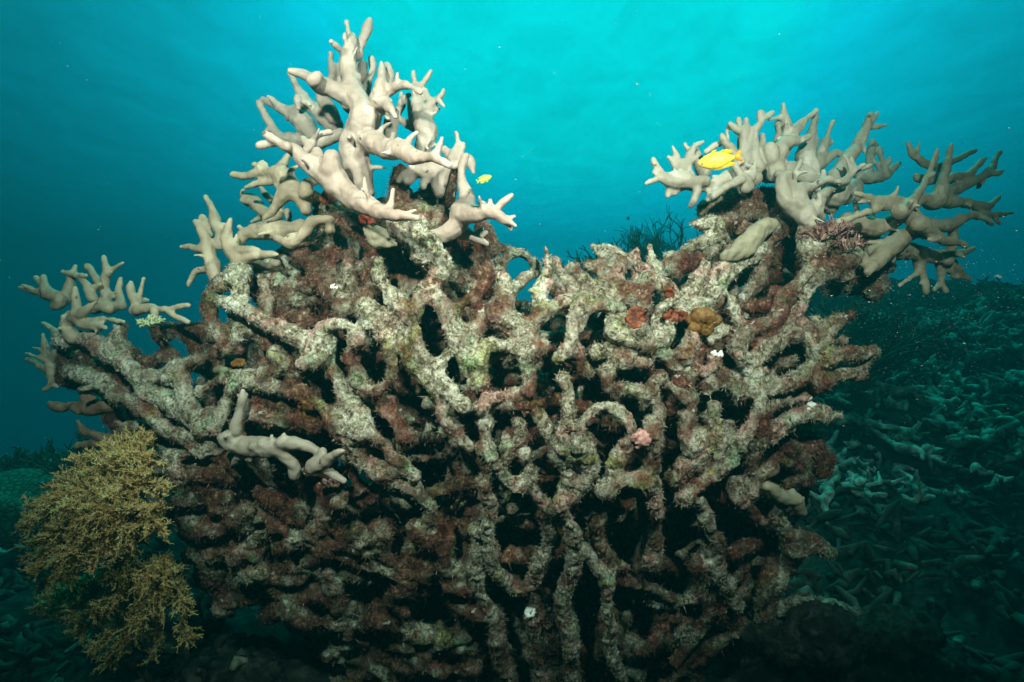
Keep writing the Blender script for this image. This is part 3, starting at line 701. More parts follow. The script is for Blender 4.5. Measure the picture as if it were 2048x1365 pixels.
# ---- the dead coral head
DEAD = '''
@.16 ~.9 905,345,14 885,380,22 860,420,28 840,460,26 830,500,20
@.14 ~.9 800,345,16 800,385,22 815,420,24 850,440,24
@.08 ~.85 880,430,20 885,470,20 890,510,16
-
@.10 ~.8 625,395,12 650,410,18 690,440,20 730,470,20 760,500,18
@.14 ~.8 655,430,18 660,470,18 650,510,16
@.14 ~.8 590,470,14 605,490,16 640,520,16
-
120,680,16 150,678,16 175,680,17 207,697,18 240,715,18 265,740,19 285,767,20 312,792,20 350,812,18 385,842,16 420,865,15
@.03 240,655,13 237,680,15 245,705,16
-
135,745,15 155,750,16 205,767,15 237,785,16 270,806,17 295,823,17 320,850,16 355,877,15 380,890,14 410,900,13
@.05 250,857,10 285,852,12 320,858,12
-
300,757,12 345,750,14 358,742,15 361,760,15 370,787,16 385,812,16 392,835,14 400,860,13
350,740,13 390,722,12 430,712,12 462,695,13 475,670,14
-
@.03 ~-.1 1000,622,22 1030,650,24 1045,690,20
@.03 928,672,24 945,712,22 952,740,18
-
@.01 1163,895,24 1177,925,26 1160,965,22
@.02 1290,885,20 1302,905,18
-
@.02 682,845,22 700,872,24 728,892,22
-
@.05 ~-.2 1195,588,22 1230,596,26 1275,585,24 1310,575,18
-
@.01 602,692,20 632,690,24 652,672,18
-
@.03 1385,900,20 1395,925,22 1365,955,18
@.02 1505,680,20 1545,668,24 1585,668,20
-
@.03 1595,660,18 1630,690,22 1645,720,20
-
@.02 770,640,18 805,668,20 830,700,18
-
@.2 ~.9 1625,505,20 1680,520,26 1735,535,24 1775,530,16
@.22 ~.95 1680,500,22 1700,560,24 1745,575,18
@.2 ~.9 1640,470,20 1690,480,22 1730,490,20
@.24 ~.95 1660,575,18 1640,540,20
-
@.12 ~.5 312,675,8 337,700,9 352,722,10 360,740,11
@.14 ~.6 322,665,12 362,657,13 400,657,13 425,672,12
@.14 ~.6 380,667,10 392,695,10 397,714,8
-
@.08 ~.7 125,690,18 140,725,20 155,750,20 170,775,18
@.1 ~.75 175,700,14 180,730,19 205,735,18 225,755,18 250,790,18
@.1 ~.7 122,755,11 145,760,14
@.12 ~.7 250,720,16 290,730,16 330,715,14
@.1 ~.7 215,820,16 235,840,18 255,870,15
-
482,545,16 450,562,15 427,582,13 417,605,13 415,625,13 425,650,13 437,675,12 447,700,12
475,550,15 480,575,14 482,595,13 490,602,8
412,612,8 405,622,5
-
447,605,8,-.03 475,612,11,-.03 512,635,14,-.03 550,652,15,-.03 590,672,16,-.02 620,695,20 634,707,20
632,715,16,-.02 612,722,12,-.05 606,732,8,-.07
-
@.02 ~.15 475,635,10 482,670,12 474,697,13
@.02 ~.3 500,655,13 520,668,14 542,690,13 562,712,14 580,740,14 590,770,13 610,800,13
@.04 ~.3 455,660,10 460,685,11
-
634,700,18 650,656,13 680,650,11 712,653,11 742,650,13
@.0 652,660,12 660,680,16 655,700,16
-
642,697,16 655,720,15 667,743,14 680,770,15 695,795,17 715,820,20 724,848,20 718,868,20
718,862,18 748,876,14 775,902,12 800,925,12 815,938,10
-
682,850,16 697,868,20 712,897,18 732,920,17 760,940,16 800,938,15 828,951,10
765,945,15 810,965,16 840,988,15 860,1018,14 856,1050,13
-
437,738,9 462,747,12 500,757,13 530,770,13 562,778,12 600,790,13 625,802,13 650,822,15 665,838,16 682,857,17
500,757,13 540,748,13 560,732,12 552,707,12
-
400,784,9 437,765,9 467,764,10 480,772,9
478,772,10 455,792,12 443,825,13 440,845,12 432,858,12
@.02 ~.3 420,835,12 395,845,12
-
@.02 ~.35 492,822,11 525,828,13 562,838,13 597,842,13 630,858,16
@.04 ~.55 520,800,11 560,812,12 600,820,14 640,840,14
@.06 ~.6 480,800,12 500,790,12
-
~.5 712,680,13 697,707,13 707,737,15 725,770,14 755,781,10 775,765,9 785,737,12 780,707,11
@.04 ~.5 755,781,11 765,810,14 790,840,15 815,870,14
-
735,617,18 757,640,15 760,657,15 782,682,16 812,700,17 830,725,18 850,755,18 870,782,18 887,807,18 897,840,17 918,870,15 935,890,12
-
@-.02 755,525,10 757,555,12 775,582,14 795,610,16 815,632,14 830,660,14 836,690,13 850,720,15 872,735,13 880,757,14 900,785,15 925,812,14
-
@-.04 ~-.3 762,447,14 800,461,19 835,480,28 856,505,31 874,520,20
-
@-.02 857,582,18 838,600,14 818,630,14
@-.01 ~.25 885,545,13 876,570,14 860,582,16
876,595,12 890,630,14 902,660,15 912,690,14 890,715,12 876,728,12
-
@.06 ~.6 695,515,11 700,550,12 712,582,12 730,610,14
@.06 ~.6 670,510,11 662,540,12 680,575,12 700,605,12
@.05 ~.5 737,520,9 735,570,10 740,600,12
@.06 ~.6 600,510,12 618,522,14 642,537,12
@.07 ~.6 640,560,13 660,590,14 690,620,14
-
@.12 ~.8 550,545,9 555,570,11 566,597,12 575,625,12
@.12 ~.8 527,555,9 532,582,11 538,622,12
@.12 ~.75 497,565,11 515,595,11 540,610,11
@.14 ~.85 580,605,12 625,600,14 675,610,14 705,625,14
@.12 ~.85 555,630,12 590,650,12 625,648,12 652,640,12
@.16 ~.8 610,560,14 630,585,14 600,620,13
-
868,592,14 890,612,16 907,635,17 922,665,16 932,695,16 942,722,17 955,737,18 960,760,15
946,594,13 926,607,14 906,620,15
-
950,600,8 957,640,12 948,668,21 943,698,19
-
@.06 1002,547,10 1012,570,14 1012,595,14 1005,620,20 1022,645,17 1040,670,16 1057,692,16
@.03 1005,622,16 985,632,15 965,625,14
-
@.03 1050,665,17 1067,640,14 1090,622,14 1110,610,12 1135,605,12 1160,602,14 1177,587,12
-
@.08 1085,617,14 1082,580,16 1090,547,14 1092,520,9 1092,494,4
-
@.14 1007,520,9 1020,507,8 1045,507,9 1065,520,10 1072,540,11 1050,557,9 1030,575,9
@.22 970,495,8 997,497,7 1020,500,6 1052,499,4
@.14 1000,525,9 1002,548,10
-
@.14 ~.3 910,490,12 912,527,12 927,555,12 952,575,12 960,600,12
@.18 965,460,13 977,480,11 983,500,9
@.16 ~.5 942,502,14 970,522,13 978,552,15 970,585,14
@.16 ~.6 935,520,12 930,545,12 945,560,10
-
@.12 ~.1 1110,525,9 1120,545,12 1140,570,12 1152,592,12
@.12 ~.1 1147,540,9 1165,557,11 1185,577,12
@.14 ~.3 1105,560,14 1122,585,15 1140,605,13
-
@.18 ~-.1 1182,494,6 1202,505,12 1230,517,15 1250,528,15 1270,543,9 1264,560,9
@.14 ~-.1 1180,532,9 1205,532,14 1210,560,17 1211,585,18
@.14 ~-.1 1235,530,15 1236,560,14 1231,585,15
-
@.16 1270,512,10 1282,532,11 1295,552,12 1297,575,12
@.16 1298,496,7 1302,517,9 1307,540,10
@.16 1337,512,8 1335,532,10 1322,552,10
-
@.06 ~-.35 1185,590,14 1222,596,20 1260,590,18 1285,580,16 1296,560,14
@.06 ~-.35 1235,575,15 1250,572,18 1245,600,18 1275,600,16
-
1172,595,8 1157,615,14 1145,640,12 1142,665,13 1140,690,14 1125,706,14 1110,722,12
1147,705,14 1163,728,10 1172,743,10
1160,625,13 1162,648,10
-
@.0 1155,655,10 1165,627,12 1190,613,12 1222,612,14 1245,624,12 1247,648,8
-
@.02 ~-.2 1230,660,16 1250,667,18 1262,681,14
@.03 ~.2 1195,705,10 1220,704,14 1236,716,12
@.03 ~.1 1252,722,14 1280,727,14 1300,715,12
@.02 ~.5 1268,655,15 1290,668,15 1296,695,13
-
@.04 ~-.25 1315,557,12 1332,576,18 1336,600,14 1318,625,12 1312,655,11 1317,680,14
@.0 ~-.1 1317,680,15 1325,705,15 1345,724,16 1363,741,16 1387,741,14 1412,743,14 1430,723,14 1420,709,11
-
~-.15 1060,705,20 1058,735,20 1060,760,16 1056,780,14
1085,695,13 1065,708,15
1025,695,13 995,692,12 972,696,13 953,722,16
-
@-.04 1125,758,8 1132,775,11 1135,805,13 1137,835,14 1135,862,14 1128,880,17 1122,897,15
-
960,815,12 970,800,11 1000,795,10 1030,790,14 1055,800,14 1072,822,14 1090,850,15 1110,880,14 1122,892,13
@.04 ~.5 1020,805,14 1032,830,13 1040,860,14 1040,890,13
@.03 ~.4 965,845,13 968,875,12 970,898,12
-
@-.03 1155,885,12 1160,852,13 1177,830,12 1202,812,11 1230,820,12 1250,840,13 1261,865,15 1247,895,15 1235,925,15 1227,952,16
-
1158,890,14 1172,920,20 1160,955,20 1140,985,16
@.01 ~.2 1125,910,16 1130,945,16 1136,980,16
-
@-.02 ~-.1 1260,885,14 1285,880,16 1305,860,12 1311,900,12 1305,935,14 1295,957,14
@-.02 1307,850,13 1317,820,13 1305,790,12 1310,767,12 1320,755,10
@-.02 1320,760,10 1345,780,12 1368,793,13
-
@-.03 ~-.1 1210,975,14 1225,965,18 1260,965,16 1295,962,15 1310,980,15 1312,1005,14 1317,1025,10
-
@-.03 982,917,8 995,937,11 1015,960,13 1040,970,15 1067,985,13 1085,1000,13 1107,1015,12
@-.03 1040,968,13 1060,955,14 1057,925,12 1050,905,11
~.2 967,900,12 965,925,12 977,940,11
-
~.3 970,962,13 977,985,14 980,1015,13 978,1045,14 981,1089,14 990,1119,15 1005,1154,16 1030,1174,14 1055,1173,12 1075,1144,13 1090,1109,14 1100,1069,14 1088,1025,13
-
@-.04 1122,1010,12 1137,1040,13 1145,1058,14 1150,1094,18 1145,1129,16 1137,1164,15 1125,1204,18 1130,1239,18 1140,1274,14 1142,1320,14 1142,1364,14 1142,1440,15
-
@-.03 1160,1100,14 1174,1111,13 1190,1134,13 1210,1159,14 1215,1199,12 1220,1249,12 1222,1299,12 1240,1356,12 1255,1430,13
@.02 ~.7 1190,1044,17 1196,1079,14 1209,1109,13 1217,1136,12
-
~.35 955,1064,12 952,1099,11 960,1144,12 967,1194,13 990,1239,16 995,1284,15 1007,1324,14 1020,1359,14 1030,1430,14
-
@.06 ~.7 1070,1199,12 1062,1234,14 1067,1274,16 1077,1324,15 1080,1380,15
@.03 ~-.5 1058,1226,9 1062,1240,9
@.05 ~.7 1100,1180,12 1095,1230,13 1105,1290,14 1110,1360,14
-
@.03 ~.35 1300,1015,18 1307,1056,18 1305,1099,18 1310,1136,13
-
@.0 1365,990,14 1395,1005,15 1420,1054,14 1437,1084,14 1435,1114,14 1441,1144,14 1457,1179,14 1473,1211,10
@.05 ~.8 1400,1120,16 1412,1165,19 1425,1209,20 1455,1239,18 1490,1261,18
-
@.04 1550,1031,16 1572,1054,18 1590,1079,22 1630,1089,20 1665,1109,10
@.04 ~.2 1590,1085,18 1577,1134,16 1560,1159,16 1540,1194,16 1522,1231,18
@.1 ~.3 1515,1224,14 1560,1215,14 1602,1209,14 1652,1209,14 1697,1226,14 1728,1250,11
-
@.08 ~.5 1365,1249,18 1370,1285,18
@.12 ~.5 1380,1336,20 1390,1400,20
@.1 ~.5 1260,1286,16 1268,1330,16 1275,1400,16
@.1 ~.6 1300,1180,16 1320,1220,18 1330,1270,16
@.12 ~.6 1480,1290,20 1500,1350,22 1450,1380,22
-
@.04 ~-.35 1410,532,8 1396,557,13 1381,590,18 1367,612,16 1345,640,14 1328,665,14
-
@.05 ~-.2 1520,497,13 1492,522,13 1470,537,13 1450,560,15 1430,582,15 1400,602,17 1380,612,15
-
@.12 ~.1 1342,532,10 1367,510,11 1392,492,12 1420,480,14 1440,465,16 1422,448,14 1390,447,9
@.12 ~.4 1355,545,8 1387,524,10 1420,506,12 1445,480,12
@.16 ~.8 1450,450,18 1480,430,20 1520,430,20 1560,440,20 1590,460,18
@.2 ~.85 1420,420,18 1450,400,20 1500,395,20 1550,405,20
@.2 ~.85 1560,500,20 1530,530,20 1560,480,20 1600,520,18
@.2 ~.8 1545,555,12 1550,535,14 1520,560,12
-
@.0 1470,700,14 1492,667,16 1520,657,16 1550,635,16 1565,605,15 1573,582,14 1597,565,13 1615,545,14 1622,520,17 1612,490,17 1607,462,13
-
@.02 ~.2 1630,502,18 1655,487,15 1680,475,9
@.02 ~.45 1625,552,14 1660,535,15 1692,527,16 1718,510,12
@.04 ~.45 1665,545,14 1690,552,14 1702,558,9
-
1617,578,10 1602,605,13 1590,630,14 1580,655,16 1550,682,16 1525,707,16 1500,725,14
-
1595,630,12 1612,655,12 1635,672,15 1657,660,14 1676,640,14 1705,632,7
@.03 ~.3 1632,645,9 1655,647,8
-
@.01 ~.15 1637,677,15 1646,700,15 1650,722,15 1630,736,16 1592,755,18 1555,772,16 1525,783,14
@.01 ~.15 1655,725,14 1685,711,14 1710,712,16 1742,710,13
@.03 ~.4 1637,763,16 1680,750,14 1715,742,14 1728,720,12
@.03 ~.3 1685,680,6 1691,708,9
@.12 ~.9 1567,715,22 1600,700,20 1620,720,18
-
@.05 ~.5 1555,587,10 1545,605,12 1520,613,12 1492,612,10
@.02 ~-.1 1465,600,10 1470,625,14 1480,650,12 1486,675,10 1480,692,10
@.0 ~-.3 1430,652,8 1455,655,10 1438,668,9 1420,680,8
~.2 1385,665,14 1380,690,14 1372,712,12
@.02 ~.5 1345,600,12 1375,625,12 1410,635,12
-
~.0 1470,690,10 1480,710,16 1495,727,16 1505,747,15 1512,770,14 1517,790,15 1517,815,14 1510,840,13 1495,865,13 1480,890,14 1465,920,16 1445,940,15 1415,952,16 1390,970,17 1370,987,14
-
1385,742,13 1380,765,13 1390,790,12 1383,815,12 1371,845,12 1367,872,13 1380,895,20 1400,910,16 1372,930,18 1350,960,15
1395,880,15 1415,890,12
-
@.0 ~.2 1425,815,12 1430,845,13 1436,880,13 1441,910,16 1430,935,14
@.02 ~.6 1415,770,14 1460,767,14 1482,780,16
-
@.02 ~.1 1335,777,11 1350,785,12
@.02 ~.2 1245,775,12 1265,780,12 1295,792,10 1308,800,10
@.03 ~.4 1215,745,12 1218,775,12 1240,790,10
-
@.04 ~.3 1527,755,12 1547,770,10
@.04 ~.25 1525,815,14 1552,805,14 1590,795,14 1622,774,15 1640,765,14
@.05 ~.35 1535,880,14 1555,860,14 1580,840,16 1615,822,14 1650,830,14 1676,830,8
-
@.06 ~.4 1515,860,16 1512,890,16 1505,920,14 1500,957,13 1522,977,14 1557,992,15
@.06 ~.4 1470,972,14 1500,978,14
@.16 ~.7 1560,880,20 1577,900,20 1597,940,22 1580,965,18
@.2 ~.7 1615,885,18 1640,930,20 1660,920,14
-
295,940,14 330,935,15 355,940,22 362,970,20 370,1000,18 412,1000,14 452,995,14
307,997,13 320,1012,15
-
@.02 ~.3 342,917,14 375,905,16 400,885,14 428,892,14
@.02 ~.1 362,867,12 390,870,12 425,850,14
@.05 ~.5 400,935,16 430,925,15 460,950,14
-
@.02 ~.5 380,1045,20 405,1055,25 430,1050,18
@.04 ~.75 383,1113,18 400,1105,18 431,1151,18 459,1203,14
@.03 ~.6 430,1100,17 470,1095,16 512,1075,16 540,1060,15
@.02 ~.4 451,1211,13 462,1200,13
-
@.02 ~.65 520,990,15 545,1000,16 575,1025,16 600,1045,14
@.0 ~.3 667,1013,12 645,1050,16 620,1076,16 590,1080,14
@.03 ~.6 650,1095,16 687,1087,14 717,1060,15
@.03 ~.6 470,1040,16 500,1020,16
-
@.04 ~.7 717,1055,16 733,1080,16 725,1115,15
@.04 ~.65 759,1067,18 767,1112,18 818,1146,18 870,1137,17 914,1130,15 950,1125,13
@.02 ~.4 840,1065,18 858,1080,18
-
@.06 ~.7 755,1145,15 722,1141,16 677,1141,16 611,1134,14 570,1125,14
@.06 ~.7 541,1152,16 560,1180,17 600,1200,17
@.06 ~.6 527,1203,15 480,1180,15 479,1120,12
-
@.1 ~.65 690,1180,18 740,1230,22 774,1278,20 800,1330,20 820,1400,20
@.1 ~.6 833,1252,16 870,1285,16 914,1278,14 936,1230,16
@.14 ~.6 659,1267,16 703,1319,18 760,1340,18
@.1 ~.7 880,1160,16 900,1200,16 935,1235,15
@.1 ~.6 640,1190,16 690,1220,18
'''
from mathutils.bvhtree import BVHTree

def inside(poly, x, y):
    c = False; j = len(poly) - 1
    for i in range(len(poly)):
        if (poly[i][1] > y) != (poly[j][1] > y) and x < (poly[j][0] - poly[i][0]) * (y - poly[i][1]) / (poly[j][1] - poly[i][1]) + poly[i][0]: c = not c
        j = i
    return c
CORE = [(140, 700), (200, 700), (300, 765), (380, 735), (450, 690), (600, 690), (590, 640), (500, 620), (520, 530), (640, 440), (760, 400), (890, 420), (950, 490), (1010, 590), (1100, 620),
        (1180, 580), (1300, 575), (1400, 545), (1430, 440), (1600, 430), (1610, 500), (1480, 590), (1500, 660), (1560, 690), (1640, 720), (1600, 790), (1610, 900), (1610, 960), (1570, 1050),
        (1560, 1180), (1520, 1240), (1500, 1420), (690, 1420), (640, 1270), (520, 1195), (430, 1130), (360, 1030), (350, 930), (270, 860), (160, 770)]

def build_dead():
    rnd = random.Random(21)
    root = tag(empty('dead_coral', P(1120, 1420, dsurf(1120, 1365))), 'massive dead coral head of fused brown and pale crusted branches full of dark holes', 'coral')
    org = np.array(root.location)
    # front lattice
    mb = MB(); kp, kl, kt = [], [], []; joints = []
    for gi, g in enumerate(parse(DEAD)):
        gt = rnd.uniform(-.22, .22)
        for ci, (off, tint, pts) in enumerate(g):
            rows = catmull(rows3d(pts, off, 0.018, 1.10, gi * 1.3 + ci * 0.37), 0.012)
            for i in range(len(rows)):
                q = rows[i, :3] * 14.0
                rows[i, 3] *= 1.0 + 0.24 * mnoise.noise((q[0], q[1], q[2] + gi)) 
                rows[i, :3] += np.array(mnoise.noise_vector((q[0] * .8 + gi, q[1] * .8, q[2] * .8))) * rows[i, 3] * 0.35
            tint += gt
            mb.tube(rows, 9)
            for end in (rows[0], rows[-1]):          # fused joints are swollen
                if any(np.linalg.norm(np.array(e_) - end[:3]) < 0.075 for e_ in joints): mb.ball(end[:3], end[3] * 1.45)
            joints.extend(r[:3] for r in rows[::2])
            for r in rows: kp.append(r[:3]); kl.append(gi); kt.append(tint)
            for r in rows[::3]:                      # knobs, stubs and crust
                if rnd.random() < 0.30:
                    a = Vector((rnd.gauss(0, 1), rnd.gauss(0, 1) - 0.4, rnd.gauss(0, 1))).normalized()
                    mb.ball(r[:3] + np.array(a) * r[3] * 0.75, r[3] * rnd.uniform(.3, .58))
                elif rnd.random() < 0.05:
                    a = np.array(Vector((rnd.gauss(0, 1), rnd.gauss(0, .6) - 0.5, rnd.gauss(0, 1) + 0.4)).normalized())
                    L = r[3] * rnd.uniform(1.5, 2.5)
                    mb.tube([(*(r[:3]), r[3] * .6), (*(r[:3] + a * L), r[3] * rnd.uniform(.25, .4))], 7)
    ng = gi + 1; n = 0
    while n < 50:                                   # lesser branches bridging the big ones
        px, py = rnd.uniform(130, 1660), rnd.uniform(420, 1400)
        if not inside(CORE, px, py): continue
        th = math.atan2(1560 - py, (px - 1120) * 0.9) + rnd.gauss(0, 0.5)
        if rnd.random() < 0.45: th += math.pi / 2
        L = rnd.uniform(35, 95); pts = []; ph = rnd.uniform(0, 6)
        for k in range(4):
            t = (k / 3 - 0.5) * 2 * L; x = px + math.cos(th) * t + rnd.gauss(0, 8); y = py - math.sin(th) * t + rnd.gauss(0, 8)
            if inside(CORE, x, y): pts.append([x, y, rnd.uniform(9, 16), 0.05 * math.sin(k * 1.3 + ph)])
        if len(pts) < 3: continue
        low = min(1.0, max(0.0, (py - 850) / 350.0)) if px > 650 or py > 950 else 0.2
        tn = rnd.uniform(0.1, 0.6) + 0.25 * low; off = rnd.uniform(0.07, 0.15)
        rows = catmull(rows3d(pts, off, 0.035, 1.0, n * 0.7), 0.012)
        mb.tube(rows, 8); n += 1
        for r in rows: kp.append(r[:3]); kl.append(ng + n // 12); kt.append(tn)
    v, q, nrm = fuse(mb, 0.0055, 7, ((0.09, 0.026, 1), (0.03, 0.017, 2), (0.010, 0.008, 1)))
    kd = kdtree.KDTree(len(kp))
    for i, p in enumerate(kp): kd.insert(p, i)
    kd.balance()
    near = np.array([kd.find(p)[1] for p in v]); lab = np.array(kl)[near]; tint = np.array(kt)[near]
    pieces, rest = [], []
    for g, ids, f in split(v, q, lab):
        cl = components(f, len(ids)); cnt = np.bincount(cl[f[:, 0]], minlength=cl.max() + 1); big = int(np.argmax(cnt))
        sel = cl[f[:, 0]] == big; pieces.append((int(sel.sum()), ids, f[sel])); 
        if (~sel).any(): rest.append((ids, f[~sel]))
    pieces.sort(key=lambda p: -p[0])
    rest += [(p[1], p[2]) for p in pieces[97:]]
    for _, ids, f in pieces[:97]:
        u, inv = np.unique(f, return_inverse=True); ids = ids[u]
        mesh_obj('branch', v[ids], inv.reshape(-1, 4), M_dead, root, org, attrs={'tint': tint[ids]})
    fr = np.concatenate([i_[f_] for i_, f_ in rest]); u, inv = np.unique(fr, return_inverse=True)
    tag(mesh_obj('small_branches', v[u], inv.reshape(-1, 4), M_dead, root, org, attrs={'tint': tint[u]}), 'lesser dead branches bridging the big ones', kind='stuff')
    # the older branches packed behind the front ones
    mb2 = MB(); n = 0
    while n < 520:
        px, py = rnd.uniform(130, 1660), rnd.uniform(420, 1400)
        if not inside(CORE, px, py): continue
        off = 0.09 + 0.76 * rnd.random() ** 1.3 if n < 400 else rnd.uniform(.4, .8)
        th = math.atan2(1560 - py, (px - 1120) * 0.9) + rnd.gauss(0, 0.8 if px < 760 and py > 930 else 0.35)
        if rnd.random() < 0.28: th += math.pi / 2
        L = rnd.uniform(60, 170); pts = []
        for k in range(5):
            s = (k / 4 - 0.5) * 2 * L
            x = px + math.cos(th) * s + rnd.gauss(0, 9); y = py - math.sin(th) * s + rnd.gauss(0, 9)
            if inside(CORE, x, y): pts.append([x, y, rnd.uniform(11, 19), rnd.gauss(0, 0.03)])
        if len(pts) < 3: continue
        rows = catmull(rows3d(pts, off, 0.05, 1.0 if n < 400 else 2.2, n * 0.7), 0.02); mb2.tube(rows, 8); n += 1
        for r in rows:
            if rnd.random() < 0.35:
                a = np.array(Vector((rnd.gauss(0, 1), rnd.gauss(0, 1) - 0.5, rnd.gauss(0, 1))).normalized()); mb2.ball(r[:3] + a * r[3] * .8, r[3] * rnd.uniform(.4, .75))
    LOW = [(365, 945), (430, 930), (520, 985), (640, 960), (760, 985), (900, 1040), (960, 1130), (960, 1400), (700, 1400), (640, 1260), (520, 1190), (440, 1205), (385, 1120), (360, 1030)]
    k_ = 0
    while k_ < 210:                                  # knobbly encrusted foot at the lower left
        px, py = rnd.uniform(360, 960), rnd.uniform(930, 1400)
        if not inside(LOW, px, py): continue
        a = rnd.uniform(0, 3.14); L = rnd.uniform(8, 42); r0 = rnd.uniform(11, 25)
        pts = [[px - math.cos(a) * L, py - math.sin(a) * L, r0 * rnd.uniform(.6, 1)], [px, py, r0, rnd.gauss(0, .02)], [px + math.cos(a) * L, py + math.sin(a) * L, r0 * rnd.uniform(.6, 1)]]
        mb2.tube(catmull(rows3d(pts, rnd.uniform(.01, .17), 0.03, 1.0, k_ * .9), 0.015), 8); k_ += 1
    v2, q2, n2 = fuse(mb2, 0.009, 4, ((0.06, 0.03, 2), (0.018, 0.012, 1)))
    inner = mesh_obj('inner_branches', v2, q2, M_dead, root, org, attrs={'tint': np.full(len(v2), 0.62)})
    tag(inner, 'dark maroon turf-covered branches packed behind the pale ones', kind='stuff')
    # turf: short algal filaments on everything dead
    def fuzz(v, q, nrm, tint, count, lmin, lmax, w):
        a, b, c, d = (v[q[:, i]] for i in range(4))
        ar = np.linalg.norm(np.cross(c - a, d - b), axis=1); pr = ar / ar.sum()
        k = RNG.choice(len(q), count, p=pr)
        s, t = RNG.random((count, 1)), RNG.random((count, 1))
        base = (a[k] * (1 - s) + b[k] * s) * (1 - t) + (d[k] * (1 - s) + c[k] * s) * t
        nn = nrm[q[k, 0]]; tt = tint[q[k, 0]]
        clump = np.array([mnoise.noise(tuple(x)) for x in base * 17.0]); keep = clump + 0.30 * tt > RNG.random(count) * 0.7 - 0.25
        base, nn, tt = base[keep], nn[keep], tt[keep]; m = len(base)
        comb = np.array([tuple(mnoise.noise_vector(tuple(x))) for x in base * 9.0])
        dr = nn + RNG.normal(0, 0.40, (m, 3)) + comb * 1.0; dr /= np.linalg.norm(dr, axis=1)[:, None] + 1e-9
        side = np.cross(dr, RNG.normal(0, 1, (m, 3))); side /= np.linalg.norm(side, axis=1)[:, None] + 1e-9
        L = (lmin + (lmax - lmin) * RNG.random((m, 1)) ** 1.6) * (0.75 + 0.5 * np.clip(tt, 0, 1)[:, None])
        ww = w * (0.6 + 0.8 * RNG.random((m, 1)))
        p0 = base - dr * 0.002; out = np.stack([p0 - side * ww, p0 + side * ww, p0 + dr * L], axis=1).reshape(-1, 3)
        return out, np.repeat(tt, 3)
    f1, t1 = fuzz(v, q, nrm, tint, 260000, 0.006, 0.020, 0.0012)
    f2, t2 = fuzz(v2, q2, n2, np.full(len(v2), 0.8), 110000, 0.008, 0.028, 0.0017)
    fv = np.vstack([f1, f2]); ff = np.arange(len(fv), dtype=np.int32).reshape(-1, 3)
    tf = mesh_obj('turf_algae', fv, ff, M_turf, root, org, smooth=False, attrs={'tint': np.concatenate([t1, t2])})
    tag(tf, 'short bristly algae coating the dead branches', kind='stuff')
    bvh = BVHTree.FromPolygons(v.tolist(), q.tolist())
    return root, bvh
DEADROOT, BVH = build_dead()

def on_coral(px, py, fallback=0.0):
    d = Vector((px - 1024, FPX, -(py - 682.5))).normalized()
    h = BVH.ray_cast(Vector((0, 0, 0)), d)
    if h[0] is None: return np.array(P(px, py, dsurf(px, py) + fallback)), np.array((0, -1, 0))
    return np.array(h[0]), np.array(h[1])

# ---- sponges and crusts growing on the dead branches
def blob(name, label, cat, px, py, rx, ry, mat, n=9, seed=1):
    rnd = random.Random(seed); c, nn = on_coral(px, py); mb = MB(); k = c[1] / FPX
    for i in range(n * 4):
        a, q = rnd.uniform(0, 6.28), math.sqrt(rnd.random()); x, z = math.cos(a) * q * rx * .9, math.sin(a) * q * ry * .9
        p, nn = on_coral(px + x, py + z)
        if abs(p[1] - c[1]) > 0.05: p = c + np.array((x * k, 0.01, -z * k))
        r = min(rx, ry) * k * rnd.uniform(.26, .50)
        mb.ball(p + np.array((0, r * .35, 0)), r, (1.25, .8, 1))
    v, q, nr = fuse(mb, 0.0034, 3, ((0.02, 0.010, 2), (0.006, 0.004, 1)))
    o = mesh_obj(name, v, q, mat, None, c); tag(o, label, cat); return o
M_orange = noise_material('orange_sponge', [(0.36, (.05, .012, .008)), (0.47, (.11, .024, .009)), (0.6, (.26, .062, .02)), (0.72, (.34, .22, .14))], 55, 5, 0.7, 0.008, 0.6)
M_ochre = noise_material('ochre_sponge', [(0.35, (.05, .02, .007)), (0.5, (.14, .065, .014)), (0.7, (.26, .14, .035))], 40, 5, 0.4, 0.006, 0.55)
M_red = noise_material('red_sponge', [(0.3, (.22, .03, .02)), (0.6, (.55, .10, .05)), (0.8, (.7, .3, .2))], 50, 5, 0.6, 0.006, 0.6)
M_pink = noise_material('pink_crust', [(0.3, (.30, .12, .10)), (0.5, (.56, .29, .25)), (0.7, (.72, .48, .42)), (0.85, (.78, .66, .58))], 60, 6, 0.7, 0.006, 0.8)
M_white = noise_material('white_shell', [(0.3, (.5, .48, .4)), (0.6, (.78, .78, .72))], 60, 4, 0.5, 0.004, 0.6)
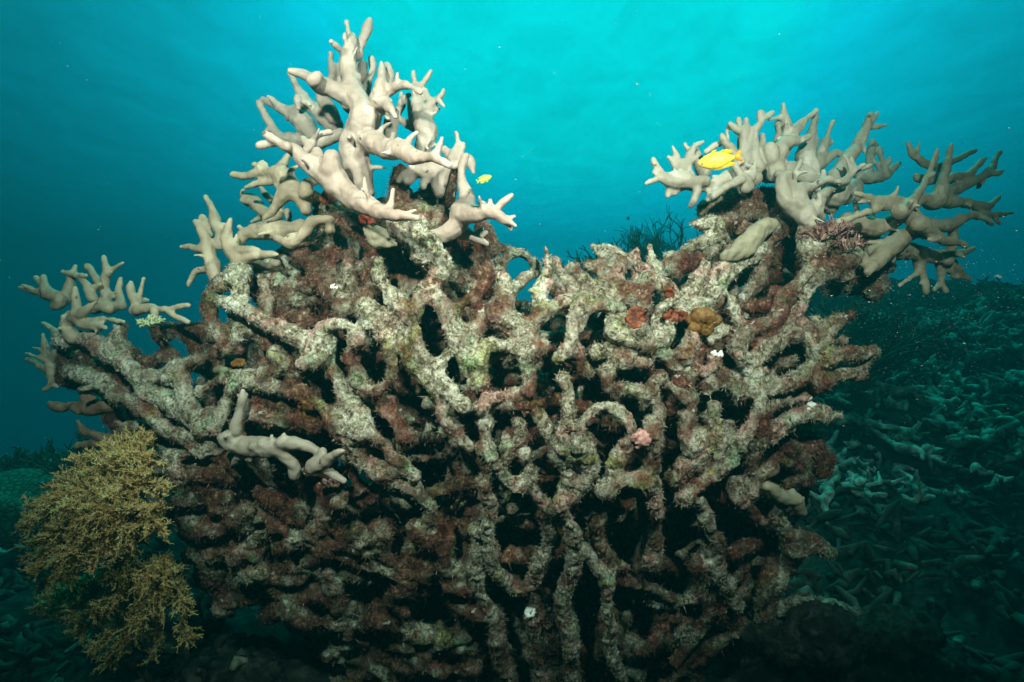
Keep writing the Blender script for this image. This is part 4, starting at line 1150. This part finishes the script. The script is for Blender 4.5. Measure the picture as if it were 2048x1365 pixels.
for nm, lb, ct, px, py, rx, ry, m_, n_ in [
    ('sponge', 'bright orange sponge crust filling a gap between pale branches, beside the ochre sponge', 'sponge', 1352, 631, 26, 13, M_orange, 12),
    ('sponge', 'orange red sponge inside the dark arch under the pale plateau', 'sponge', 1272, 636, 18, 20, M_orange, 10),
    ('sponge', 'small orange sponge dab on the tip of the pale forked branch', 'sponge', 1338, 588, 10, 12, M_orange, 6),
    ('sponge', 'smooth ochre brown sponge pillow wedged between pale branches on the upper right', 'sponge', 1408, 643, 30, 24, M_ochre, 14),
    ('sponge', 'rusty orange sponge under the big pale coral arm', 'sponge', 655, 392, 20, 14, M_orange, 9),
    ('sponge', 'rusty pink sponge just above the rounded beige lobe', 'sponge', 733, 438, 16, 13, M_red, 8),
    ('sponge', 'thin scarlet sponge streak in a dark cleft at the centre of the head', 'sponge', 1100, 942, 9, 26, M_red, 10),
    ('sponge', 'yellow brown sponge lump above the crosswise pale coral', 'sponge', 618, 820, 20, 19, M_ochre, 9),
    ('sponge', 'amber sponge flake on a pale stub left of centre', 'sponge', 477, 726, 15, 9, M_ochre, 7),
    ('coralline_crust', 'salmon pink knobbly crust on the bridge between two vertical branches', 'crust', 1282, 878, 17, 17, M_pink, 8),
    ('coralline_crust', 'rosy crust patch at the lower end of the crosswise pale coral', 'crust', 662, 966, 26, 9, M_pink, 9),
    ('shell', 'tiny white shell cluster among maroon branches below the tall spire', 'shell', 669, 574, 7, 8, M_white, 4),
    ('shell', 'white broken tip on the crest of a right hand branch', 'shell', 1434, 709, 13, 8, M_white, 6),
    ('shell', 'whitish barnacle near the foot of the dead coral', 'shell', 1060, 1228, 11, 13, M_white, 5),
    ('shell', 'white chipped crust on the right edge of the dead coral', 'shell', 1622, 808, 10, 15, M_white, 6)]:
    blob(nm, lb, ct, px, py, rx, ry, m_, n_, seed=int(px + py))

# ------------------------------------------------------------------ seabed
def sstep(x, a, b):
    t = np.clip((x - a) / (b - a), 0, 1); return t * t * (3 - 2 * t)
def ground_z(x, y):
    x = np.asarray(x, float); y = np.asarray(y, float)
    right = sstep(x, -0.4, 2.4)
    z = -1.34 + 0.085 * np.clip(y - 2, 0, 3.2) - 0.35 * np.clip(y - 5.6, 0, 8)
    zr = -1.30 + 0.36 * np.clip(y - 2.2, 0, 3.8) + 0.13 * np.clip(y - 6.0, 0, 5) + 0.16 * np.sin(x * 1.3 + 0.6) * sstep(y, 3.5, 6) + 0.13 * np.sin(x * 3.1 + y * 1.1) * np.sin(y * 1.7 + 0.5) * sstep(y, 4, 6)
    z = z * (1 - right) + zr * right
    z = z + 0.75 * np.exp(-((x - 1.25) / .75) ** 2 - ((y - 6.2) / .6) ** 2)
    z = z + 0.07 * np.sin(x * 2.3 + 1) * np.sin(y * 1.9) + 0.05 * np.sin(x * 5.1 + y * 3.3) + 0.03 * np.sin(x * 9.7 - y * 8.1)
    return np.maximum(z, -3.4)
gx, gy = np.meshgrid(np.arange(-9.5, 9.51, 0.06), np.arange(-1.5, 14.01, 0.06))
gz = ground_z(gx, gy)
gz = gz + 0.11 * np.array([mnoise.fractal((a * 2.2, b_ * 2.2, 0.3), 1.0, 2.0, 4) for a, b_ in zip(gx.ravel(), gy.ravel())]).reshape(gx.shape)
ny, nx = gx.shape; ii = np.arange(ny * nx).reshape(ny, nx)
gq = np.stack([ii[:-1, :-1], ii[:-1, 1:], ii[1:, 1:], ii[1:, :-1]], -1).reshape(-1, 4)
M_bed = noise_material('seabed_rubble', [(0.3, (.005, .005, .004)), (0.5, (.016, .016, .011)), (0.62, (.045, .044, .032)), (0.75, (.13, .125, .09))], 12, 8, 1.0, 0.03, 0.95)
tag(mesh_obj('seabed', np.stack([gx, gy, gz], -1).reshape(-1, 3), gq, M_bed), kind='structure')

# ---- broken coral lying on the slope
def fragment_mesh(seed, name='coral_fragment'):
    rnd = random.Random(seed); mb = MB(); L = rnd.uniform(.05, .115); r = rnd.uniform(.015, .024)
    p = []; x = -L; h = 0
    for k in range(6):
        p.append((x, rnd.gauss(0, .022), 0.01 + rnd.gauss(0, .014), r * (1.0 if 0 < k < 5 else .7) * rnd.uniform(.7, 1.35))); x += L * 0.4
    mb.tube(catmull(p, .015), 8)
    for k in range(rnd.randint(2, 4)):
        q = p[rnd.randint(1, 4)]; a = rnd.choice((-1, 1)) * rnd.uniform(.5, 1.3); l = rnd.uniform(.04, .10); u = rnd.uniform(0.0, .8)
        e = (q[0] + math.cos(a) * l, q[1] + math.sin(a) * l * 0.8, q[2] + l * u)
        mb.tube(catmull([q[:3] + (r * .9,), tuple((np.array(q[:3]) + np.array(e)) / 2) + (r * .8,), e + (r * .5,)], .012), 7)
    v, f, n = fuse(mb, 0.006, 4, ((0.04, 0.014, 2), (0.012, 0.006, 1)))
    me_o = mesh_obj(name, v, f, M_frag); return me_o
M_frag = noise_material('broken_coral', [(0.34, (.06, .06, .045)), (0.48, (.28, .28, .22)), (0.62, (.62, .62, .52))], 14, 7, 0.5, 0.008, 0.9)
protos = [fragment_mesh(50 + i) for i in range(10)]
rnd = random.Random(77); placed = 0; tries = 0
spots = []
while placed < 290 and tries < 20000:
    tries += 1
    y = 3.5 + 3.9 * rnd.random() ** 0.9; px = rnd.uniform(1600, 2110) if rnd.random() < 0.94 else rnd.uniform(-40, 300)  # pale pieces only upslope; dark rubble colour stands in for shade below
    x = y * (px - 1024) / FPX; z = float(ground_z(x, y)); py = 682.5 - z / y * FPX
    if py > 1400 or (px < 1700 and py < 1000 and px > 1000): 
        if px < 1640: continue
    if any((x - a) ** 2 + (y - b_) ** 2 < 0.07 ** 2 for a, b_ in spots): continue
    spots.append((x, y)); src = protos[placed % 10]
    o = src if placed < 10 else src.copy()
    if placed >= 10: COL.objects.link(o)
    s = rnd.uniform(.6, 1.3) * (0.85 + 0.08 * y)
    o.location = (x, y, z + rnd.uniform(.02, .09)); o.scale = (s, s, s)
    o.rotation_euler = (rnd.gauss(0, .35), rnd.gauss(0, .28), rnd.uniform(0, 6.28))
    tag(o, 'pale broken coral branch lying among the rubble of the dark reef slope', 'coral fragment', 'broken coral branches on the reef slope')
    placed += 1
# the small rubble between them
mb = MB()
for i in range(6500):
    y = 2.0 + 7.0 * rnd.random() ** 0.62; px = rnd.uniform(1480, 2150) if rnd.random() < 0.74 else rnd.uniform(-80, 480)
    x = y * (px - 1024) / FPX; z = float(ground_z(x, y)) + rnd.uniform(-.02, .06)
    a = rnd.uniform(0, 6.28); L = rnd.uniform(.02, .065); u = rnd.gauss(0.25, .5); r = rnd.uniform(.008, .024)
    d = np.array((math.cos(a), math.sin(a), u)) * L; c = np.array((x, y, z)); b_ = c + np.array((rnd.gauss(0, .02), rnd.gauss(0, .02), rnd.gauss(0.01, .015)))
    mb.tube([(*(c - d), r * .7), (*b_, r * 1.15), (*(c + d), r * .6)], 6)
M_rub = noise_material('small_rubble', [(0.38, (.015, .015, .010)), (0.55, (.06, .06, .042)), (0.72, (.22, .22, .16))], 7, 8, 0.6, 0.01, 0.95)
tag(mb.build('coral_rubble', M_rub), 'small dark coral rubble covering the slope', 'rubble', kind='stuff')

# ---- boulders in the lower corners, the shade there put into their dark colour
M_rock = noise_material('shade_dark_rock', [(0.35, (.005, .005, .004)), (0.5, (.016, .017, .011)), (0.62, (.05, .052, .036)), (0.75, (.15, .15, .11))], 24, 8, 1.0, 0.03, 0.95)
def rock(label, px, py, d, r, s, seed):
    c = P(px, py, d); mb = MB(); rr = random.Random(seed)
    for i in range(7): mb.ball(c + np.array((rr.gauss(0, .5) * r * s[0], rr.gauss(0, .35) * r, rr.gauss(0, .25) * r * s[2])), r * rr.uniform(.5, .85), s)
    v, f, n = fuse(mb, 0.010, 3, ((0.14, 0.12, 3), (0.04, 0.05, 2), (0.015, 0.018, 1)))
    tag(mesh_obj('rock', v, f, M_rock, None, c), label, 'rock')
rock('low shade-darkened rock ridge at the bottom right, below the dead coral', 1790, 1345, 2.3, 0.15, (1.5, 1, .75), 1)
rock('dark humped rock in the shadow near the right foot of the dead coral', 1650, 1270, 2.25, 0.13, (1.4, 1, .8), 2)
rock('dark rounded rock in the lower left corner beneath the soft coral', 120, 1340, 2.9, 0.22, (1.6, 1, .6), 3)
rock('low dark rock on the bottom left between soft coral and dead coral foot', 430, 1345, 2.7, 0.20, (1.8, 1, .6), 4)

# ------------------------------------------------------------------ feathery soft coral
M_soft = noise_material('soft_coral_polyps', [(0.3, (.32, .18, .055)), (0.5, (.60, .42, .15)), (0.7, (.80, .68, .36))], 30, 4, 0, 0, 0.7)
M_stalk = noise_material('soft_coral_stalk', [(0.3, (.18, .09, .035)), (0.6, (.34, .21, .09))], 20, 3, 0.2, 0.004, 0.6)
def cones(base, dirs, L, w):
    """many tapered three-sided polyps as one array"""
    n = len(base); dirs = dirs / (np.linalg.norm(dirs, axis=1)[:, None] + 1e-9)
    u = np.cross(dirs, RNG.normal(0, 1, (n, 3))); u /= np.linalg.norm(u, axis=1)[:, None] + 1e-9; w2 = np.cross(dirs, u)
    ring = [base + (u * math.cos(a) + w2 * math.sin(a)) * w for a in (0, 2.094, 4.189)]
    v = np.stack(ring + [base + dirs * L], axis=1).reshape(-1, 3)
    o = (np.arange(n) * 4)[:, None]
    f = np.concatenate([o + [0, 1, 3], o + [1, 2, 3], o + [2, 0, 3]]).astype(np.int32)
    return v, f
def soft_coral(label, bases, base_d, tips, seed, droop=0.0, dense=1.0):
    rr = random.Random(seed); b0 = P(*bases[0], base_d); root = tag(empty('soft_coral', b0), label, 'soft coral')
    def unit(v): v = np.asarray(v, float); return v / (np.linalg.norm(v) + 1e-9)
    for (tx, ty, td) in tips:
        bp = min(bases, key=lambda q: (q[0] - tx) ** 2 + 1.6 * (q[1] - ty) ** 2)
        b = P(*bp, base_d); e = P(tx, ty, base_d + td); L = np.linalg.norm(e - b); sag = (0.10 - 0.22 * droop) * L
        m1 = b * .68 + e * .32 + np.array((rr.gauss(0, .015), td * .3, sag)); m2 = b * .34 + e * .66 + np.array((rr.gauss(0, .015), td * .3, sag))
        rows = catmull([(*b, .013), (*m1, .0085), (*m2, .006), (*e, .002)], .01); ax = unit(e - m1)
        mb = MB(); mb.tube(rows, 7); tb, tdir, tl = [], [], []
        for k in range(max(9, int(L * 190 * dense))):
            t = 1 - rr.random() ** 1.15 * .78; c = rows[int(t * (len(rows) - 1)), :3]
            d2 = unit(ax * rr.uniform(.3, 1.3) + np.array((rr.gauss(0, .8), rr.gauss(0, .7) - .3, rr.gauss(.25 - droop * .8, .7)))); l2 = rr.uniform(.022, .055)
            p2 = [(*c, .0032), (*(c + d2 * l2 * .55), .0024), (*(c + d2 * l2), .0014)]; mb.tube(p2, 5)
            for j in range(9):
                u = .25 + .75 * j / 8; q = c + d2 * l2 * u
                d3 = unit(d2 * 1.0 + np.array((rr.gauss(0, .8), rr.gauss(0, .8), rr.gauss(.15 - droop * .3, .8)))); l3 = rr.uniform(.008, .019)
                for w in range(8):
                    tb.append(q + d3 * l3 * (w / 7.0)); tdir.append(d3 * .5 + np.array((rr.gauss(0, .7), rr.gauss(0, .7), rr.gauss(.05, .7)))); tl.append(rr.uniform(.004, .009))
                tb.append(q); tdir.append(d3); tl.append(l3)
        arm = mb.build('arm', M_stalk, root, b0)
        v, f = cones(np.array(tb), np.array(tdir), np.array(tl)[:, None], 0.0012)
        mesh_obj('polyps', v - b0, f, M_soft, arm, smooth=False)
    return root
soft_coral('yellow feathery soft coral fanning out to the left from the lower left reef edge', [(318, 1018), (300, 965), (285, 905)], 2.10,
    [(300, 872, .05), (258, 885, .06), (215, 900, .02), (245, 925, -.06), (160, 930, 0), (185, 950, -.08), (130, 965, .04), (100, 985, .03), (95, 1012, -.05), (62, 1020, .05), (48, 1060, 0), (60, 1105, .06), (78, 1140, -.04),
     (120, 1130, -.1), (165, 1040, -.13), (215, 1000, -.13), (255, 965, -.1), (150, 1090, -.1), (205, 1095, -.06), (130, 1025, -.14), (235, 1060, -.1), (275, 940, -.08), (100, 1075, -.08), (190, 1050, -.1), (285, 985, -.06), (220, 955, 0), (150, 1000, .02), (110, 1045, .04), (175, 1075, .05), (90, 1165, .02), (140, 1160, -.05), (185, 1135, -.08), (235, 1110, -.06), (215, 1160, .02), (270, 1100, -.04), (310, 930, -.05), (330, 985, -.06), (300, 1050, -.08), (265, 1015, -.12), (320, 1075, -.06), (245, 1085, -.1), (200, 1030, -.14)], 5)
soft_coral('brown drooping soft coral hanging beneath the yellow one at the lower left', [(345, 1080), (330, 1120)], 2.22,
    [(110, 1190, .05), (80, 1215, .1), (140, 1245, .03), (190, 1290, .06), (215, 1325, .1), (250, 1270, -.03), (290, 1240, -.06), (330, 1230, -.04), (365, 1215, 0), (340, 1165, -.08), (280, 1180, -.1), (220, 1210, -.06), (370, 1280, .06), (310, 1310, .1), (160, 1170, .02), (310, 1125, -.08), (230, 1150, -.06), (260, 1220, .02), (180, 1220, 0), (125, 1220, .04), (150, 1270, .06), (230, 1300, .04), (300, 1150, -.1), (350, 1130, -.06), (330, 1195, 0)], 9, 0.5, .9)

# ------------------------------------------------------------------ thickets in the distance, small tufts
M_far = noise_material('staghorn_thicket', [(0.3, (.06, .055, .04)), (0.6, (.17, .16, .11))], 20, 3, 0, 0, 0.9)
def thicket(label, c, w, h, n, seed, r=.010, mat=None, name='staghorn_coral', cat='coral', group=None, spread=1.0):
    rr = random.Random(seed); mb = MB()
    def grow(p, d, l, r, lev):
        m = p + d * l * .5 + np.array((rr.gauss(0, .08), rr.gauss(0, .08), .05)) * l; e = p + d * l
        mb.tube([(*p, r), (*m, r * .9), (*e, r * .65)], 5)
        if lev > 0:
            for k in range(rr.randint(2, 3)):
                nd = d + np.array((rr.gauss(0, .55), rr.gauss(0, .55), rr.gauss(.15, .45))); nd /= np.linalg.norm(nd)
                grow(p + d * l * rr.uniform(.45, 1), nd, l * rr.uniform(.5, .75), r * .75, lev - 1)
    for i in range(n):
        a = rr.uniform(0, 6.28); q = math.sqrt(rr.random()); p = np.array(c) + np.array((math.cos(a) * q * w * .7, math.sin(a) * q * w * .5, 0))
        d = np.array((math.cos(a) * q * spread, math.sin(a) * q * spread, rr.uniform(.6, 1.1))); d /= np.linalg.norm(d)
        grow(p, d, h * rr.uniform(.38, .55) * (1.1 - .4 * q), r, 3)
    o = mesh_obj(name, np.vstack(mb.v), mb.f, mat or M_far, None, c); tag(o, label, cat, group); return o
def gpt(px, d, dz=0.0):
    x = d * (px - 1024) / FPX; return (x, d, float(ground_z(x, d)) + dz)
thicket('hazy dark staghorn thicket rising behind the gap between the two live coral tops', (1.42, 6.2, 0.28), .38, .95, 120, 1, r=.008)
thicket('low hazy coral bush peeking over the crest left of the big thicket', (0.78, 6.0, 0.36), .20, .55, 24, 2, r=.012)
thicket('lone dark twig coral beside the big thicket', (1.02, 6.4, 0.60), .03, .40, 2, 3, r=.016)
thicket('dark coral thicket below the far right fan, over deep water', (2.15, 4.6, -0.30), .34, .72, 34, 4, r=.015, spread=1.2)
thicket('blurry coral bush under the hanging fan branches at right', (2.75, 5.2, -0.2), .3, .62, 20, 5, r=.018, spread=1.2)
for k, (px, d, w, h) in enumerate([(60, 5.2, .22, .34), (115, 5.0, .2, .44), (170, 4.7, .26, .5), (240, 4.5, .26, .56)]):
    thicket(['low dark coral bush at the far left of the seabed ridge', 'bushy dark coral second along the left ridge', 'leafy dark coral third along the left ridge', 'tallest dark coral of the left ridge, behind the soft coral'][k],
            gpt(px, d), w, h, 22, 20 + k, r=.012, group='dark corals along the left ridge')
for k, (px, d) in enumerate([(1810, 6.4), (1890, 7.2), (1950, 6.2), (2025, 6.6)]):
    thicket(['small coral bush on the slope crest nearest the fan coral', 'second small coral bush on the slope crest', 'third small coral bush on the slope crest', 'last coral bush on the slope crest at the right edge'][k], gpt(px, d), .18, .30, 14, 30 + k, r=.014, group='coral bushes on the slope crest')
M_tuft = noise_material('pale_green_tuft', [(0.3, (.25, .27, .12)), (0.6, (.5, .52, .3))], 40, 3, 0, 0, 0.7)
M_redalg = noise_material('pink_algae', [(0.3, (.10, .04, .035)), (0.5, (.28, .13, .11)), (0.7, (.52, .38, .30))], 40, 3, 0, 0, 0.7)
c = P(302, 652, dsurf(302, 652) - .05); thicket('small pale green coral tuft under the far left forked arm', c, .02, .045, 26, 41, r=.0032, mat=M_tuft, name='coral_tuft', spread=1.8)
for k, (px, py) in enumerate([(1640, 480), (1668, 470), (1695, 500)]):
    c = P(px, py, dsurf(px, py) - .03); thicket(['pink twiggy algae tuft under the live coral of the right arm', 'pink twiggy algae tuft in the middle of the three on the right arm', 'pink twiggy algae tuft at the outer end of the right arm'][k], c, .03, .07, 22, 50 + k, r=.0024, mat=M_redalg, name='algae_tuft', cat='algae', group='pink algae tufts', spread=1.5)
# boulder coral
mb = MB(); c = np.array(gpt(35, 4.3, .12)); mb.ball(c, .42, (1.35, 1, .62), 48, 28); v, f, n_ = fuse(mb, .02, 2, ((.3, .12, 2),))
m, n, l, b = new_mat('boulder_coral'); co = world_pos(n); w = n.new('ShaderNodeTexVoronoi'); w.feature = 'DISTANCE_TO_EDGE'; w.inputs['Scale'].default_value = 26; l.new(co, w.inputs['Vector'])
l.new(N_ramp(n, l, w.outputs['Distance'], [(0.0, (.05, .06, .04)), (0.2, (.16, .19, .12))]), b.inputs['Base Color']); N_bump(n, l, b, w.outputs['Distance'], .6, .03)
tag(mesh_obj('boulder_coral', v, f, m, None, c), 'wide domed boulder coral with a fine ridged skin at the left edge', 'coral')

# ------------------------------------------------------------------ fish
def fish(label, nose, tail, d, mats, yaw, seed, deep=0.44):
    a, b_ = P(*nose, d), P(*tail, d); L = np.linalg.norm(a - b_); mid = (a + b_) / 2
    root = tag(empty('reef_fish', mid), label, 'fish')
    ang = math.atan2((a - b_)[2], (a - b_)[0]); root.rotation_euler = (0, -ang, 0)
    root.rotation_euler = (Matrix.Rotation(-ang, 3, 'Y') @ Matrix.Rotation(yaw, 3, 'Z')).to_euler()
    prof = [(.50, .012, 0), (.475, .050, .0), (.43, .090, .004), (.36, .135, .010), (.26, .175, .012), (.13, .197, .012), (0, .195, .010), (-.10, .165, .010), (-.19, .118, .010), (-.26, .072, .012), (-.31, .050, .014), (-.345, .048, .015)]
    S = 16; v = []
    for (x, h, z) in prof:
        for k in range(S):
            t = 2 * math.pi * k / S; hh = h * deep / .44
            v.append((x * L, math.sin(t) * hh * .40 * L, (z + math.cos(t) * hh) * L))
    f = [(i * S + k, i * S + (k + 1) % S, (i + 1) * S + (k + 1) % S, (i + 1) * S + k) for i in range(len(prof) - 1) for k in range(S)]
    f += [tuple(range(S))[::-1], tuple((len(prof) - 1) * S + k for k in range(S))]
    body = mesh_obj('body', np.array(v), f, mats[0], root)
    sm = body.modifiers.new('s', 'SUBSURF'); sm.levels = 1; sm.render_levels = 2
    def fin(name, pts, thick, mat, par, bend=0.0):
        n = len(pts); cx = sum(p[0] for p in pts) / n; cz = sum(p[1] for p in pts) / n
        vv = []
        for s in (1, -1):
            for x, z in pts: vv.append((x * L, s * thick * L * .35 + bend * ((x - cx) ** 2) * L, z * L))
            vv.append((cx * L, s * thick * L, cz * L))
        ff = []
        for k in range(n):
            k2 = (k + 1) % n
            ff += [(k, k2, n), (n + 1 + k2, n + 1 + k, 2 * n + 1), (k2, k, n + 1 + k, n + 1 + k2)]
        return mesh_obj(name, np.array(vv), ff, mat, par)
    fin('tail_fin', [(-.325, .045), (-.36, .075), (-.44, .13), (-.50, .150), (-.505, .10), (-.455, .02), (-.50, -.07), (-.495, -.115), (-.43, -.10), (-.36, -.045), (-.325, -.025)], .008, mats[1], root)
    fin('dorsal_fin', [(.24, .175), (.16, .225), (.04, .24), (-.08, .225), (-.18, .215), (-.29, .20), (-.335, .175), (-.29, .12), (-.22, .10), (-.10, .15), (.05, .185)], .007, mats[2], root)
    fin('anal_fin', [(-.02, -.17), (-.08, -.20), (-.19, -.20), (-.30, -.165), (-.33, -.13), (-.27, -.08), (-.20, -.09), (-.10, -.135)], .007, mats[2], root)
    fin('pelvic_fin', [(.20, -.155), (.13, -.225), (.03, -.235), (.06, -.18), (.14, -.16)], .006, mats[2], root)
    for s in (-1, 1):
        p = fin('pectoral_fin', [(.22, .02), (.15, .055), (.06, .03), (.055, -.035), (.12, -.06), (.2, -.03)], .004, mats[2], root); p.location = (0, s * .075 * L * deep / .44, -.01 * L); p.rotation_euler = (0, 0, -s * .25)
        mb = MB(); mb.ball((.405 * L, s * .042 * L * deep / .44, .030 * L), .026 * L, (1, .55, 1), 12, 8); e = mb.build('eye', mats[3], root)
        mb = MB(); mb.ball((.405 * L, s * .052 * L * deep / .44, .030 * L), .016 * L, (1, .6, 1), 10, 7); mb.build('pupil', mats[4], e)
    return root
def flat_mat(name, c, rough=.45, sc_=90, var=.3):
    return noise_material(name, [(0.35, tuple(x * (1 - var) for x in c)), (0.65, c)], sc_, 3, 0.3, 0.003, rough)
M_fy = flat_mat('yellow_fish_skin', (.62, .44, .05)); M_ft = flat_mat('amber_fin', (.60, .27, .015)); M_fd = flat_mat('yellow_fin', (.58, .37, .015))
M_eye = flat_mat('pale_eye_ring', (.8, .75, .45), .2); M_pup = flat_mat('black_pupil', (.01, .01, .012), .1)
M_fg = flat_mat('lime_fish_skin', (.36, .52, .07)); M_fgf = flat_mat('lime_fin', (.30, .48, .07))
fish('bright yellow damselfish swimming left in front of the right live coral', (1396, 326), (1482, 312), 1.78, (M_fy, M_ft, M_fd, M_eye, M_pup), 0.12, 1)
fish('small lime green fish hovering in open water right of the tall spire', (984, 351), (953, 366), 1.85, (M_fg, M_fgf, M_fgf, M_eye, M_pup), 0.3, 2, .42)
M_dkf = flat_mat('dark_fish', (.03, .03, .03))
fish('tiny dark fish far off in open water above the reef gap', (1258, 431), (1255, 443), 4.2, (M_dkf, M_dkf, M_dkf, M_eye, M_pup), 0.6, 3, .36)
M_silver = flat_mat('silver_fish', (.85, .85, .80), .3)
fish('tiny bright silvery fish alone in the water below the far right fan', (1992, 550), (2003, 556), 2.2, (M_silver, M_silver, M_silver, M_eye, M_pup), 0.4, 4, .36)

# ------------------------------------------------------------------ drifting particles in the water
M_snow = flat_mat('plankton', (.8, .8, .75), .8)
bs, ds_, ls_ = [], [], []
for i in range(3000):
    if i < 2100: px, py, d = rnd.gauss(1900, 140), rnd.gauss(640, 120), rnd.uniform(1.2, 3.6)
    else: px, py, d = rnd.uniform(0, 2048), rnd.uniform(0, 1100), rnd.uniform(1.5, 3.6)
    bs.append(P(px, py, d)); ds_.append((rnd.gauss(1, .3), rnd.gauss(0, .5), rnd.gauss(-.15, .25))); ls_.append(rnd.uniform(.0009, .0021) * (1.9 if rnd.random() < .05 else 1))
v, f = cones(np.array(bs), np.array(ds_), np.array(ls_)[:, None] * 1.8, np.array(ls_)[:, None] * .32)
tag(mesh_obj('plankton_specks', v, f, M_snow, smooth=False), 'fine pale plankton specks drifting in the water', 'plankton', kind='stuff')

# ------------------------------------------------------------------ the water itself
hx0, hx1, hy0, hy1, hz0, hz1 = -10.5, 10.5, -2.5, 15.0, -4.6, 2.2
hv = [(x, y, z) for x in (hx0, hx1) for y in (hy0, hy1) for z in (hz0, hz1)]
hf = [(0, 1, 3, 2), (4, 6, 7, 5), (0, 4, 5, 1), (2, 3, 7, 6), (0, 2, 6, 4), (1, 5, 7, 3)]
m = bpy.data.materials.new('water_haze'); m.use_nodes = True; n = m.node_tree.nodes; n.clear()
out = n.new('ShaderNodeOutputMaterial'); pv = n.new('ShaderNodeVolumePrincipled')
pv.inputs['Color'].default_value = (.005, .066, .070, 1); pv.inputs['Absorption Color'].default_value = (0, .5, .55, 1); pv.inputs['Density'].default_value = 0.29; pv.inputs['Anisotropy'].default_value = 0.3
m.node_tree.links.new(pv.outputs[0], out.inputs['Volume'])
tag(mesh_obj('haze', np.array(hv), hf, m, smooth=False), 'blue green water', 'water', kind='stuff')
